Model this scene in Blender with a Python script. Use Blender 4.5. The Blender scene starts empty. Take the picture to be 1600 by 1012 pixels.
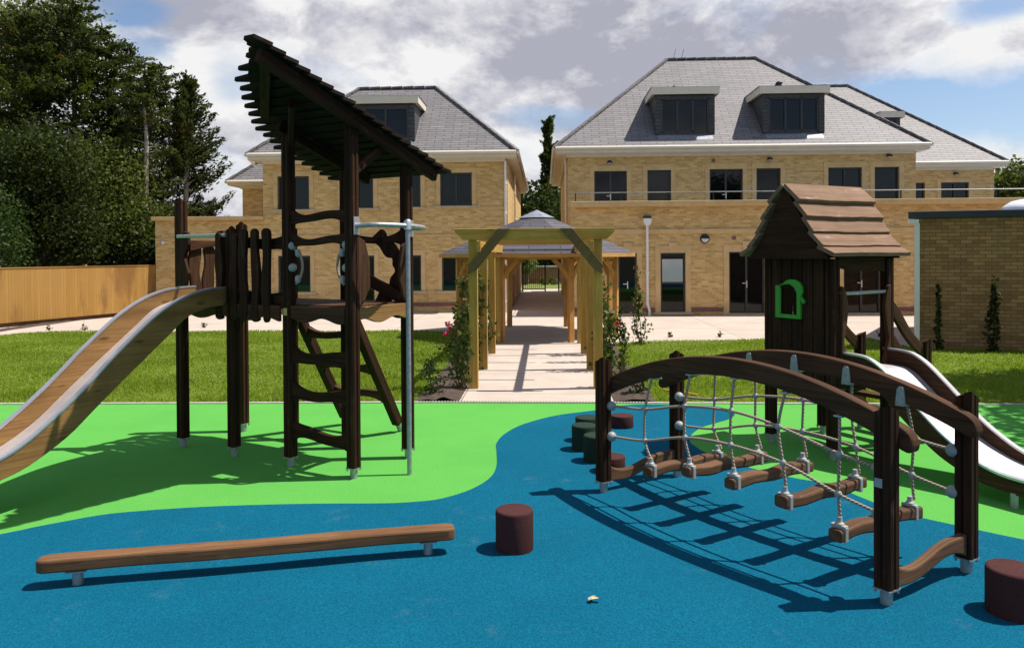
import bpy, bmesh, math, random
import numpy as np
from mathutils import Vector, Matrix, noise as mnoise

random.seed(7); rng = np.random.default_rng(7)
K = 8/7                      # survey units -> metres
C = bpy.context.scene.collection
scene = bpy.context.scene
V = lambda x, y, z=0.0: Vector((x, y, z))

# ------------------------------------------------------------------ camera
f_px = 1200.0
yaw, pitch, roll = math.atan(51/f_px), math.atan(14/f_px), 0.006
fw = V(-math.sin(yaw)*math.cos(pitch), math.cos(yaw)*math.cos(pitch), -math.sin(pitch))
rt = V(math.cos(yaw), math.sin(yaw)); up = rt.cross(fw)
r2 = rt*math.cos(roll) - up*math.sin(roll); u2 = rt*math.sin(roll) + up*math.cos(roll)
cam = bpy.data.cameras.new('camera'); co = bpy.data.objects.new('camera', cam); C.objects.link(co)
M4 = Matrix.Identity(4)
for i, a_ in enumerate((r2, u2, -fw)):
    for j in range(3): M4[j][i] = a_[j]
M4.translation = V(0, 0, 1.75*K)
co.matrix_world = M4
cam.sensor_width = 36; cam.lens = 36*f_px/1600; cam.shift_y = -94/1600
cam.clip_start = 0.05; cam.clip_end = 2000
scene.camera = co
scene.view_settings.view_transform = 'Standard'; scene.view_settings.look = 'None'
scene.view_settings.gamma = 1; scene.view_settings.exposure = 0.5
scene.render.resolution_x = 1024; scene.render.resolution_y = 647

# ------------------------------------------------------------------ sun and sky
SUN_AZ, SUN_EL = math.radians(83.5), math.radians(62.5)      # azimuth from +Y towards +X
sdir = V(math.sin(SUN_AZ)*math.cos(SUN_EL), math.cos(SUN_AZ)*math.cos(SUN_EL), math.sin(SUN_EL))
sl = bpy.data.lights.new('sun', 'SUN'); sl.energy = 5.0; sl.angle = math.radians(0.53); sl.color = (1, .945, .86)
so = bpy.data.objects.new('sun', sl); C.objects.link(so); so.rotation_euler = sdir.to_track_quat('Z', 'Y').to_euler()
so.location = sdir*50

class NT:
    """small node-tree writer"""
    def __init__(s, tree): s.t = tree; s.n = tree.nodes; s.l = tree.links
    def new(s, typ, ins=None, **kw):
        n = s.n.new(typ)
        for k, v in kw.items(): setattr(n, k, v)
        for k, v in (ins or {}).items():
            if isinstance(v, bpy.types.NodeSocket): s.l.new(v, n.inputs[k])
            else: n.inputs[k].default_value = v
        return n
    def math(s, op, a, b=0.0, c=None, clamp=False):
        n = s.n.new('ShaderNodeMath'); n.operation = op; n.use_clamp = clamp
        for i, v in enumerate((a, b) if c is None else (a, b, c)):
            if isinstance(v, bpy.types.NodeSocket): s.l.new(v, n.inputs[i])
            else: n.inputs[i].default_value = v
        return n.outputs[0]
    def mix(s, fac, a, b, mode='MIX'):
        n = s.n.new('ShaderNodeMix'); n.data_type = 'RGBA'; n.blend_type = mode; n.clamp_factor = True
        for i, v in ((0, fac), (6, a), (7, b)):
            if isinstance(v, bpy.types.NodeSocket): s.l.new(v, n.inputs[i])
            else: n.inputs[i].default_value = (v if i == 0 else (v if len(v) == 4 else (*v, 1)))
        return n.outputs[2]
    def rng(s, v, a, b, c=0.0, d=1.0, smooth=True):
        n = s.n.new('ShaderNodeMapRange'); n.clamp = True
        n.interpolation_type = 'SMOOTHSTEP' if smooth else 'LINEAR'
        s.l.new(v, n.inputs[0])
        for i, x in enumerate((a, b, c, d)): n.inputs[i+1].default_value = x
        return n.outputs[0]
    def noise(s, vec, scale, detail=4, rough=.55, dist=0.0):
        n = s.new('ShaderNodeTexNoise', {'Scale': scale, 'Detail': detail, 'Roughness': rough, 'Distortion': dist})
        if vec is not None: s.l.new(vec, n.inputs['Vector'])
        return n
    def mapping(s, vec, scale=(1, 1, 1), loc=(0, 0, 0), rot=(0, 0, 0)):
        n = s.new('ShaderNodeMapping', {'Scale': scale, 'Location': loc, 'Rotation': rot}); s.l.new(vec, n.inputs['Vector'])
        return n.outputs[0]

w = bpy.data.worlds.new('World'); scene.world = w; w.use_nodes = True
def build_world():
    T = NT(w.node_tree); T.n.clear()
    out = T.new('ShaderNodeOutputWorld'); bg = T.new('ShaderNodeBackground', {'Strength': SKY_STRENGTH})
    T.l.new(bg.outputs[0], out.inputs[0])
    sky = T.new('ShaderNodeTexSky', sky_type='NISHITA', sun_disc=False, sun_elevation=SUN_EL, sun_rotation=SUN_AZ,
                air_density=1.0, dust_density=.6, ozone_density=1.5)
    d = T.new('ShaderNodeTexCoord').outputs['Generated']
    # clouds laid on the sky dome: noise over the direction, flattened towards the horizon
    dm = T.mapping(d, (1, 1, 2.0), (.37, .1, .2))
    warp = T.noise(dm, 2.4, 3, .5)
    wv = T.new('ShaderNodeVectorMath', {1: (.5, .5, .5)}, operation='SUBTRACT'); T.l.new(warp.outputs['Color'], wv.inputs[0])
    ws = T.new('ShaderNodeVectorMath', operation='SCALE'); T.l.new(wv.outputs[0], ws.inputs[0]); ws.inputs['Scale'].default_value = .10
    dd = T.new('ShaderNodeVectorMath', operation='ADD'); T.l.new(d, dd.inputs[0]); T.l.new(ws.outputs[0], dd.inputs[1])
    fine = T.noise(T.mapping(d, (1, 1, 1.7)), 8, 10, .64, .25)
    fin = T.math('MULTIPLY_ADD', fine.outputs[0], 1.0, -.5)
    cn = T.noise(T.mapping(dd.outputs[0], (1, 1, 2.0)), 3.2, 7, .55).outputs[0]
    def blob(u, v, ru, rv):
        X = (u-800); Y = (412-v)
        q = (rt*(X/f_px) + up*(Y/f_px) + fw).normalized()
        sub = T.new('ShaderNodeVectorMath', {1: tuple(q)}, operation='SUBTRACT'); T.l.new(dd.outputs[0], sub.inputs[0])
        mul = T.new('ShaderNodeVectorMath', {1: (f_px/ru, f_px/ru, f_px/rv)}, operation='MULTIPLY'); T.l.new(sub.outputs[0], mul.inputs[0])
        ln = T.new('ShaderNodeVectorMath', operation='LENGTH'); T.l.new(mul.outputs[0], ln.inputs[0])
        return T.rng(T.math('MULTIPLY_ADD', fin, 1.0, ln.outputs['Value']), 1.25, .35)
    def total(lst):
        o = None
        for b in lst:
            x = T.math('MULTIPLY', blob(*b[:4]), b[4]); o = x if o is None else T.math('ADD', o, x)
        return o
    blue = total([(1470, 168, 270, 60, 1.0), (212, 12, 60, 26, .8), (245, 74, 55, 24, .5), (330, 262, 60, 50, .35), (850, 175, 110, 26, .7),
                  (1590, 5, 80, 30, .9), (1300, 215, 110, 40, .35), (375, 140, 40, 40, .2)])
    dark = total([(1180, 75, 330, 95, .62), (960, 130, 220, 80, .40), (330, 22, 140, 46, .62), (560, 70, 130, 40, .3), (1010, 165, 190, 60, .5), (1430, 285, 120, 40, .2)])
    lite = total([(1500, 62, 130, 70, .6), (1490, 232, 160, 55, .55), (690, 80, 60, 60, .35), (310, 120, 130, 70, .45), (800, 235, 110, 50, .6), (480, 60, 120, 60, .3), (880, 158, 24, 22, .6)])
    gen = T.rng(cn, .36, .52)                               # ordinary cover everywhere
    # cloud bank ahead; unseen sky overhead and behind opened to blue, cutting ambient light
    sepd = T.new('ShaderNodeSeparateXYZ'); T.l.new(d, sepd.inputs[0])
    bank = T.math('MULTIPLY', T.rng(sepd.outputs[1], -.2, .75), T.rng(sepd.outputs[2], .75, .35))
    open_ = T.rng(cn, .47, .60)
    cover = T.math('SUBTRACT', T.math('ADD', T.math('MULTIPLY', gen, .5), .72), T.math('MULTIPLY', blue, 1.25), clamp=True)
    cover = T.math('ADD', T.math('MULTIPLY', cover, bank), T.math('MULTIPLY', open_, T.math('SUBTRACT', 1.0, bank)), clamp=True)
    tone = T.math('ADD', T.math('MULTIPLY_ADD', cn, -1.4, 1.30), T.math('MULTIPLY', fin, 2.9))
    puff = T.noise(T.mapping(dd.outputs[0], (1, 1, 1.8), (3, 1, 0)), 17, 6, .6).outputs[0]
    tone = T.math('ADD', T.math('ADD', T.math('SUBTRACT', tone, dark), lite), T.math('MULTIPLY_ADD', T.rng(puff, .35, .65), .5, -.25), clamp=True)
    ramp = T.new('ShaderNodeValToRGB'); T.l.new(tone, ramp.inputs[0])
    e = ramp.color_ramp.elements; e[0].position = .0; e[1].position = 1
    e[0].color = (.47, .475, .56, 1); e[1].color = (1.0, 1.0, 1.0, 1)
    m = e.new(.4); m.color = (.66, .66, .73, 1)
    cl = T.new('ShaderNodeVectorMath', operation='SCALE'); T.l.new(ramp.outputs[0], cl.inputs[0]); cl.inputs['Scale'].default_value = CLOUD/SKY_STRENGTH
    sk = T.mix(1.0, sky.outputs[0], (1.0, 1.0, 1.04), 'MULTIPLY')
    T.l.new(T.mix(cover, sk, cl.outputs[0]), bg.inputs['Color'])
SKY_STRENGTH = .09; CLOUD = .64
build_world()

# ------------------------------------------------------------------ materials
MAT = {}
def material(name):
    m = bpy.data.materials.new(name); m.use_nodes = True
    T = NT(m.node_tree); b = T.n['Principled BSDF']; MAT[name] = m
    return m, T, b
def c4(c): return (*c, 1)
def bump(T, b, h, strength=.3, dist=.01):
    n = T.new('ShaderNodeBump', {'Strength': strength, 'Distance': dist, 'Height': h}); T.l.new(n.outputs[0], b.inputs['Normal'])
def uvnode(T): return T.new('ShaderNodeUVMap').outputs[0]
def objco(T): return T.new('ShaderNodeTexCoord').outputs['Object']
def wood(name, c0, c1, rough=.6, knots=0.0, streak=1.0, weather=None, spec=.22):
    m, T, b = material(name); uv = uvnode(T); oc = objco(T)
    g1 = T.noise(T.mapping(uv, (1.6, 55*streak, 1)), 1, 5, .65, .4).outputs[0]
    g2 = T.noise(T.mapping(uv, (.5, 9, 1)), 1, 3, .5, 1.2).outputs[0]
    g = T.math('ADD', T.math('MULTIPLY', g1, .6), T.math('MULTIPLY', g2, .4))
    col = T.mix(T.rng(g, .33, .68), c0, c1)
    big = T.noise(oc, 1.7, 4, .6).outputs[0]
    col = T.mix(T.rng(big, .3, .75, .0, .45), col, tuple(x*.62 for x in c0))
    if knots:
        vo = T.new('ShaderNodeTexVoronoi', {'Scale': 1.0}, feature='F1'); T.l.new(T.mapping(uv, (2.2, 7, 1)), vo.inputs['Vector'])
        col = T.mix(T.rng(vo.outputs[0], .16, .06, 0, knots), col, tuple(x*.35 for x in c0))
    if weather:
        wn = T.noise(T.mapping(uv, (3, 14, 1)), 1, 6, .7).outputs[0]
        col = T.mix(T.rng(wn, .56, .72, 0, .8), col, weather)
    T.l.new(col, b.inputs['Base Color']); b.inputs['Roughness'].default_value = rough
    b.inputs['Specular IOR Level'].default_value = spec
    bump(T, b, g1, .35, .004)
    return m
wood('wood_dark', (.014, .0065, .004), (.060, .026, .0125), .75, spec=.10, weather=(.085, .046, .027))
wood('wood_rail', (.036, .016, .008), (.112, .053, .026), .7, knots=.3, spec=.12)
wood('wood_board', (.034, .016, .0085), (.105, .049, .024), .7, knots=.4, spec=.12)
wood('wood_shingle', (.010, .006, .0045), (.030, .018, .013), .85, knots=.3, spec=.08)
wood('wood_roof', (.150, .085, .050), (.265, .160, .098), .8, weather=(.38, .29, .22))
wood('wood_slide', (.165, .083, .026), (.32, .175, .058), .6, knots=.7)
wood('wood_log', (.065, .032, .016), (.175, .092, .046), .8, knots=.3, weather=(.19, .125, .08))
wood('wood_beam', (.105, .048, .020), (.225, .112, .048), .7, knots=.5, weather=(.20, .13, .075))
wood('wood_pergola', (.38, .215, .045), (.58, .36, .090), .8, knots=.55)
wood('wood_brace', (.12, .075, .03), (.22, .14, .06), .8, knots=.3)
wood('wood_gazebo', (.50, .245, .065), (.70, .39, .125), .75, knots=.5)
wood('wood_twig', (.08, .055, .035), (.16, .11, .07), .9)
def simple(name, col, rough=.5, metal=0.0, var=.12, scale=6.0, bmp=0.0, spec=.5, bscale=80):
    m, T, b = material(name); oc = objco(T)
    n = T.noise(oc, scale, 5, .6).outputs[0]
    T.l.new(T.mix(T.rng(n, .3, .7), tuple(x*(1-var) for x in col), tuple(min(1, x*(1+var)) for x in col)), b.inputs['Base Color'])
    b.inputs['Roughness'].default_value = rough; b.inputs['Metallic'].default_value = metal; b.inputs['Specular IOR Level'].default_value = spec
    if bmp: bump(T, b, T.noise(oc, bscale, 3, .6).outputs[0], bmp, .01)
    return m
simple('galvanised', (.34, .36, .37), .5, .65, .15, 30, .05)
simple('stainless', (.66, .62, .62), .45, .6, .06, 12)
simple('steel_trim', (.62, .62, .64), .35, .85, .05)
simple('plastic_grey', (.25, .28, .28), .5, 0, .06)
simple('plastic_white', (.30, .31, .30), .5, 0, .06)
simple('plastic_black', (.012, .012, .013), .45)
simple('sign_plate', (.30, .35, .37), .4, .3)
simple('tag_plate', (.42, .36, .12), .5)
simple('green_panel', (.02, .30, .02), .5, 0, .08)
simple('cream_paint', (.66, .60, .50), .5, 0, .04, 3)
simple('white_plastic', (.78, .77, .74), .4, 0, .03)
simple('stone', (.57, .395, .185), .85, 0, .10, 4, .1)
simple('sill_stone', (.46, .36, .22), .85, 0, .1, 4)
simple('dark_frame', (.028, .031, .036), .45, 0, .1)
simple('lead', (.26, .28, .32), .45, .4, .2, 8)
simple('dark_trim', (.025, .03, .04), .5)
simple('black_iron', (.008, .008, .009), .45)
simple('soldier_brick', (.20, .085, .075), .85, 0, .2, 10)
simple('render_white', (.7, .7, .7), .7)
simple('interior_pale', (.55, .55, .52), .7)
simple('soil', (.055, .036, .024), .95, 0, .4, 14, .7, bscale=40)
simple('ground_soil', (.07, .075, .04), .95, 0, .3, 2)
simple('kerb', (.34, .31, .27), .85, 0, .12, 8)
simple('pebble', (.42, .38, .30), .8)
simple('dome_plastic', (.75, .78, .82), .15, 0, .03)
simple('petal_pink', (.62, .05, .16), .6, 0, .2)
simple('petal_red', (.55, .02, .02), .6, 0, .2)
simple('dry_leaf', (.50, .40, .22), .7, 0, .2, 40)
simple('lamp_glass', (.6, .62, .62), .25)
simple('bark', (.13, .105, .08), .95, 0, .35, 5, .6, bscale=18)
simple('bark_pale', (.30, .26, .21), .95, 0, .35, 4, .6, bscale=14)
def stump_mat(name, c0, c1):
    m, T, b = material(name); oc = objco(T)
    n = T.noise(oc, 150, 2, .75).outputs[0]; big = T.noise(oc, 5, 4, .6).outputs[0]
    col = T.mix(T.rng(n, .35, .7), c0, c1)
    T.l.new(T.mix(T.rng(big, .4, .7, 0, .35), col, c0), b.inputs['Base Color']); b.inputs['Roughness'].default_value = .9; b.inputs['Specular IOR Level'].default_value = .1
    bump(T, b, n, .6, .006)
stump_mat('rubber_maroon', (.046, .018, .017), (.088, .036, .034)); stump_mat('rubber_green', (.014, .028, .020), (.030, .052, .036))
def rubber(name, c0, c1, fleck):
    m, T, b = material(name); oc = objco(T)
    g = T.noise(oc, 115, 2, .8).outputs[0]; g2 = T.noise(oc, 52, 3, .8).outputs[0]; big = T.noise(oc, .9, 5, .65).outputs[0]
    col = T.mix(T.rng(g, .3, .72), c0, c1)
    col = T.mix(T.rng(g2, .3, .75, 0, .35), col, c0)
    col = T.mix(T.rng(g2, .66, .74, 0, .5), col, fleck)
    col = T.mix(T.rng(big, .35, .7, 0, .22), col, tuple(x*.8 for x in c0))
    dn = T.noise(oc, 2.3, 7, .75).outputs[0]
    col = T.mix(T.rng(dn, .57, .8, 0, .14), col, (.30, .30, .27))
    T.l.new(col, b.inputs['Base Color']); b.inputs['Roughness'].default_value = .95; b.inputs['Specular IOR Level'].default_value = .06
    bump(T, b, T.math('ADD', g, g2), .6, .006)
rubber('rubber_lime', (.070, .285, .048), (.125, .425, .084), (.15, .42, .12))
rubber('rubber_blue', (.0015, .058, .112), (.004, .140, .222), (.03, .19, .27))
def brickmat(name, c1, c2, mort, bw=.225, rh=.075, ms=.007, dirt=.25):
    m, T, b = material(name); uv = uvnode(T); oc = objco(T)
    br = T.new('ShaderNodeTexBrick', {'Scale': 1.0, 'Mortar Size': ms, 'Mortar Smooth': .3, 'Bias': -.05, 'Brick Width': bw, 'Row Height': rh,
               'Color1': c4(c1), 'Color2': c4(c2), 'Mortar': c4(mort)}); T.l.new(uv, br.inputs['Vector'])
    n = T.noise(T.mapping(uv, (3.2, 11, 1)), 1, 4, .75).outputs[0]
    n2 = T.noise(oc, .55, 5, .65).outputs[0]
    col = T.mix(T.rng(n, .4, .75, 0, .35), br.outputs[0], tuple(x*.55 for x in c1))
    col = T.mix(T.rng(n2, .35, .75, 0, dirt), col, tuple(x*.6 for x in c1))
    T.l.new(col, b.inputs['Base Color']); b.inputs['Roughness'].default_value = .9
    bump(T, b, T.math('MULTIPLY_ADD', n, .3, T.math('SUBTRACT', 1.0, br.outputs['Fac'])), .5, .008)
brickmat('brick', (.48, .292, .098), (.74, .515, .215), (.62, .465, .245), ms=.009)
brickmat('brick_brown', (.27, .140, .052), (.46, .265, .110), (.12, .082, .042))  # browner brick and mortar, darker than the house brick
brickmat('brick_red', (.26, .11, .06), (.34, .17, .10), (.32, .25, .19))
def slates(name, c1, c2, rh):
    m, T, b = material(name); uv = uvnode(T)
    br = T.new('ShaderNodeTexBrick', {'Scale': 1.0, 'Mortar Size': .016, 'Mortar Smooth': .2, 'Bias': 0, 'Brick Width': rh*4.2, 'Row Height': rh,
               'Color1': c4(c1), 'Color2': c4(c2), 'Mortar': c4(tuple(x*.38 for x in c1))}); T.l.new(uv, br.inputs['Vector'])
    n = T.noise(T.mapping(uv, (2, 3, 1)), 1, 5, .7).outputs[0]
    T.l.new(T.mix(T.rng(n, .3, .75, 0, .4), br.outputs[0], tuple(x*.7 for x in c1)), b.inputs['Base Color'])
    b.inputs['Roughness'].default_value = .62
    bump(T, b, T.math('SUBTRACT', 1.0, br.outputs['Fac']), .6, .02)
slates('slate', (.150, .137, .142), (.205, .190, .195), .14); slates('slate_hung', (.035, .038, .044), (.065, .067, .072), .14)
slates('shingle', (.050, .045, .058), (.088, .080, .095), .17)
def paving():
    m, T, b = material('paving'); uv = uvnode(T); oc = objco(T)
    br = T.new('ShaderNodeTexBrick', {'Scale': 1.0, 'Mortar Size': .010, 'Mortar Smooth': .1, 'Bias': 0, 'Brick Width': 2.9, 'Row Height': 1.9,
               'Color1': (1, 1, 1, 1), 'Color2': (.92, .92, .92, 1), 'Mortar': (.42, .38, .34, 1)}, offset=0.0)
    T.l.new(T.mapping(uv, (1, 1, 1), (1.15, .4, 0)), br.inputs['Vector'])
    n = T.noise(oc, 1.1, 6, .7).outputs[0]; g = T.noise(oc, 90, 2, .7).outputs[0]
    col = T.mix(T.rng(n, .3, .72), (.43, .355, .300), (.52, .44, .378))
    col = T.mix(T.rng(g, .3, .7, 0, .25), col, (.34, .275, .225))
    T.l.new(T.mix(1.0, col, br.outputs[0], 'MULTIPLY'), b.inputs['Base Color']); b.inputs['Roughness'].default_value = .9
    bump(T, b, g, .25, .005)
paving()
def fencemat():
    m, T, b = material('fence_wood'); uv = uvnode(T)
    br = T.new('ShaderNodeTexBrick', {'Scale': 1.0, 'Mortar Size': .003, 'Mortar Smooth': .5, 'Bias': 0, 'Brick Width': 60, 'Row Height': .1,
               'Color1': (.30, .158, .026, 1), 'Color2': (.36, .20, .036, 1), 'Mortar': (.16, .075, .02, 1)}); T.l.new(uv, br.inputs['Vector'])
    g = T.noise(T.mapping(uv, (1.2, 40, 1)), 1, 5, .65).outputs[0]; n = T.noise(T.mapping(uv, (.4, .8, 1)), 1, 4, .6).outputs[0]
    col = T.mix(T.rng(g, .3, .7, 0, .35), br.outputs[0], (.20, .09, .022))
    col = T.mix(T.rng(n, .4, .7, 0, .35), col, (.36, .195, .06))
    st = T.noise(T.mapping(uv, (.30, .85, 1), (3, 0, 0)), 1, 6, .6).outputs[0]
    col = T.mix(T.rng(st, .48, .62, 0, .75), col, (.165, .070, .012))
    T.l.new(col, b.inputs['Base Color']); b.inputs['Roughness'].default_value = .85
    bump(T, b, T.math('SUBTRACT', 1.0, br.outputs['Fac']), .6, .01)
fencemat()
def glass(name, base, spec, rough=.03):
    m, T, b = material(name); oc = objco(T)
    n = T.noise(oc, .6, 3, .5).outputs[0]
    T.l.new(T.mix(n, tuple(x*.6 for x in base), base), b.inputs['Base Color'])
    b.inputs['Roughness'].default_value = rough; b.inputs['Specular IOR Level'].default_value = spec
    bump(T, b, T.noise(oc, 1.3, 2, .5).outputs[0], .02, .02)
glass('glass_dark', (.004, .005, .006), .35); glass('glass_sky', (.02, .03, .05), 1.0); MAT['glass_sky'].node_tree.nodes['Principled BSDF'].inputs['IOR'].default_value = 2.1
def lawnmat():
    m, T, b = material('lawn_base'); oc = objco(T)
    n = T.noise(oc, 1.2, 6, .7).outputs[0]; g = T.noise(T.mapping(oc, (1, .6, 1)), 45, 4, .75).outputs[0]
    col = T.mix(T.rng(n, .3, .7), (.150, .190, .022), (.225, .252, .040))
    col = T.mix(T.rng(g, .3, .7), tuple((.065, .10, .012)), col)
    T.l.new(col, b.inputs['Base Color']); b.inputs['Roughness'].default_value = .9; bump(T, b, g, .8, .03)
lawnmat()
def leafmat(name, c0, c1, odd=None, oddamt=.0, scale=.9, trans=.35, rough=.55):
    m, T, b = material(name); oc = objco(T)
    at = T.new('ShaderNodeAttribute', attribute_name='tint'); 
    n = T.noise(oc, scale, 4, .6).outputs[0]
    fac = T.math('ADD', T.math('MULTIPLY', at.outputs['Fac'], .55), T.math('MULTIPLY', T.rng(n, .3, .7), .45))
    col = T.mix(fac, c0, c1)
    if odd: col = T.mix(T.rng(T.noise(oc, scale*.55, 3, .5).outputs[0], .62-oddamt*.2, .72-oddamt*.2, 0, .85), col, odd)
    T.l.new(col, b.inputs['Base Color']); b.inputs['Roughness'].default_value = rough; b.inputs['Specular IOR Level'].default_value = .15
    tr = T.new('ShaderNodeBsdfTranslucent'); T.l.new(T.mix(1.0, col, (1.25, 1.4, .7), 'MULTIPLY'), tr.inputs[0])
    mx = T.new('ShaderNodeMixShader', {0: trans}); T.l.new(b.outputs[0], mx.inputs[1]); T.l.new(tr.outputs[0], mx.inputs[2])
    T.l.new(mx.outputs[0], T.n['Material Output'].inputs[0])
leafmat('leaf_conifer', (.017, .026, .007), (.092, .108, .028), (.10, .062, .022), .1)
leafmat('leaf_conifer_brown', (.018, .028, .010), (.078, .090, .026), (.095, .060, .022), .35)
leafmat('leaf_broad', (.034, .054, .010), (.125, .145, .030), (.12, .13, .03), .2)
leafmat('leaf_light', (.08, .105, .036), (.20, .23, .09))
leafmat('leaf_bush', (.020, .040, .008), (.052, .085, .020))
leafmat('leaf_climber', (.045, .075, .016), (.14, .17, .045), (.17, .085, .035), .5, 5)
leafmat('leaf_dark', (.012, .022, .005), (.058, .074, .016))
leafmat('leaf_yellow', (.14, .17, .02), (.26, .27, .04))
leafmat('grass_blade', (.150, .220, .020), (.275, .345, .046), (.20, .22, .05), .15, .8, .45)
def ropemat():
    m, T, b = material('rope'); uv = uvnode(T)
    wv = T.new('ShaderNodeTexWave', {'Scale': 1.0, 'Distortion': .0}, wave_type='BANDS', bands_direction='DIAGONAL')
    T.l.new(T.mapping(uv, (24, 24, 1)), wv.inputs['Vector'])
    T.l.new(T.mix(wv.outputs[0], (.20, .145, .10), (.43, .34, .26)), b.inputs['Base Color']); b.inputs['Roughness'].default_value = .9
    bump(T, b, wv.outputs[0], .8, .004)
ropemat()

# ------------------------------------------------------------------ mesh helpers
ORG = {}
def sight(u, v, Y):
    """survey point at distance Y seen in the photograph at (u, v)"""
    d = r2*((u-800)/f_px) + u2*((412-v)/f_px) + fw
    return V(0, 0, 1.75) + d*(Y/d.y)
px = lambda u, y: sight(u, 400, y).x
def tag(o, label, cat, group=None, kind=None):
    if label: o['label'] = label
    if cat: o['category'] = cat
    if group: o['group'] = group
    if kind: o['kind'] = kind
    return o
def thing(name, loc, label, cat, group=None):
    o = bpy.data.objects.new(name, None); C.objects.link(o); o.empty_display_size = .2
    o.location = Vector(loc)*K; ORG[o.name] = Vector(loc); tag(o, label, cat, group)
    return o
Z = V(0, 0, 1)
class MB:
    def __init__(s): s.v = []; s.f = []; s.g = []; s.uv = []; s.sm = []
    def add(s, vs, fs, grain=Z, uvs=None, smooth=False):
        n = len(s.v); s.v += [Vector(x) for x in vs]
        for i, f in enumerate(fs):
            s.f.append([n+j for j in f]); s.g.append(grain); s.uv.append(uvs[i] if uvs else None); s.sm.append(smooth)
        return s
    def box(s, c, d, ax=None, grain=None):
        ex, ey, ez = ax or (V(1, 0), V(0, 1), Z); c = Vector(c)
        vs = [c + ex*(i*d[0]/2) + ey*(j*d[1]/2) + ez*(k*d[2]/2) for i in (-1, 1) for j in (-1, 1) for k in (-1, 1)]
        fs = [(0, 1, 3, 2), (4, 6, 7, 5), (0, 4, 5, 1), (2, 3, 7, 6), (0, 2, 6, 4), (1, 5, 7, 3)]
        if grain is None: grain = (ex, ey, ez)[max(range(3), key=lambda i: d[i])]
        return s.add(vs, fs, grain)
    def bar(s, p, q, wd, ht, upv=Z):
        p, q = Vector(p), Vector(q); e = (q-p).normalized(); sd = e.cross(upv)
        sd = sd.normalized() if sd.length > 1e-4 else V(1, 0); u = sd.cross(e)
        return s.box((p+q)/2, ((q-p).length, wd, ht), (e, sd, u), grain=e)
    def prism(s, poly, O, ex, ey, th, grain=None, center=True):
        n = ex.cross(ey).normalized(); O = Vector(O)
        if center: O = O - n*(th/2)
        a = [O + ex*x + ey*y for x, y in poly]; b = [p + n*th for p in a]; k = len(poly)
        fs = [tuple(range(k))[::-1], tuple(range(k, 2*k))] + [(i, (i+1) % k, k+(i+1) % k, k+i) for i in range(k)]
        return s.add(a+b, fs, grain or ex)
    def tube(s, pts, r, n=8, cap=True):
        pts = [Vector(p) for p in pts]; rs = r if isinstance(r, (list, tuple)) else [r]*len(pts)
        vs = []; L = 0.0; Ls = []; nu = None
        for i, p in enumerate(pts):
            t = (pts[min(i+1, len(pts)-1)] - pts[max(i-1, 0)]).normalized()
            if nu is None: nu = t.orthogonal().normalized()
            nu = (nu - t*nu.dot(t)); nu = nu.normalized() if nu.length > 1e-5 else t.orthogonal().normalized(); bi = t.cross(nu)
            if i: L += (p-pts[i-1]).length
            Ls.append(L)
            for j in range(n):
                an = 2*math.pi*j/n; vs.append(p + (nu*math.cos(an)+bi*math.sin(an))*rs[i])
        fs = []; us = []
        for i in range(len(pts)-1):
            for j in range(n):
                j2 = (j+1) % n; fs.append((i*n+j, i*n+j2, (i+1)*n+j2, (i+1)*n+j))
                c0, c1 = 2*math.pi*j/n*rs[i]*K, 2*math.pi*(j+1)/n*rs[i]*K
                us.append([(Ls[i]*K, c0), (Ls[i]*K, c1), (Ls[i+1]*K, c1), (Ls[i+1]*K, c0)])
        s.add(vs, fs, Z, us, True)
        if cap:
            m = len(pts)-1; s.add(vs[:n][::-1], [tuple(range(n))]); s.add(vs[m*n:], [tuple(range(n))])
        return s
    def lathe(s, prof, c, n=20, ax=None, smooth=True):
        ex, ey, ez = ax or (V(1, 0), V(0, 1), Z); c = Vector(c); vs = []
        for r, z in prof:
            for j in range(n):
                an = 2*math.pi*j/n; vs.append(c + ex*(r*math.cos(an)) + ey*(r*math.sin(an)) + ez*z)
        fs = [(i*n+j, i*n+(j+1) % n, (i+1)*n+(j+1) % n, (i+1)*n+j) for i in range(len(prof)-1) for j in range(n)]
        s.add(vs, fs, Z, None, smooth)
        if prof[0][0] > 1e-4: s.add(vs[:n][::-1], [tuple(range(n))])
        if prof[-1][0] > 1e-4: s.add(vs[-n:], [tuple(range(n))])
        return s
    def build(s, name, mat, parent=None, bevel=0, loc=None, smooth=None):
        org = ORG[parent.name] if parent else Vector(loc or (0, 0, 0))
        me = bpy.data.meshes.new(name); me.from_pydata([tuple((v-org)*K) for v in s.v], [], s.f)
        o = bpy.data.objects.new(name, me); C.objects.link(o)
        me.materials.append(MAT[mat])
        ul = me.uv_layers.new(name='UVMap'); d = ul.data
        for p, g, u in zip(me.polygons, s.g, s.uv):
            if u:
                for li, x in zip(p.loop_indices, u): d[li].uv = x
            else:
                n = p.normal
                if g is None:                         # walls and roofs: level courses
                    h = V(-n.y, n.x); h = h.normalized() if h.length > .05 else V(1, 0)
                    h2 = n.cross(h)
                else:
                    h = g - n*g.dot(n); h = h.normalized() if h.length > .3 else n.orthogonal().normalized(); h2 = n.cross(h)
                for li in p.loop_indices:
                    q = me.vertices[me.loops[li].vertex_index].co + org*K; d[li].uv = (q.dot(h), q.dot(h2))
        me.polygons.foreach_set('use_smooth', [bool(x) if smooth is None else smooth for x in s.sm])
        bm = bmesh.new(); bm.from_mesh(me); bmesh.ops.recalc_face_normals(bm, faces=bm.faces); bm.to_mesh(me); bm.free()
        if bevel:
            b = o.modifiers.new('bevel', 'BEVEL'); b.width = bevel*K; b.segments = 2; b.limit_method = 'ANGLE'; b.angle_limit = math.radians(35)
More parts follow.
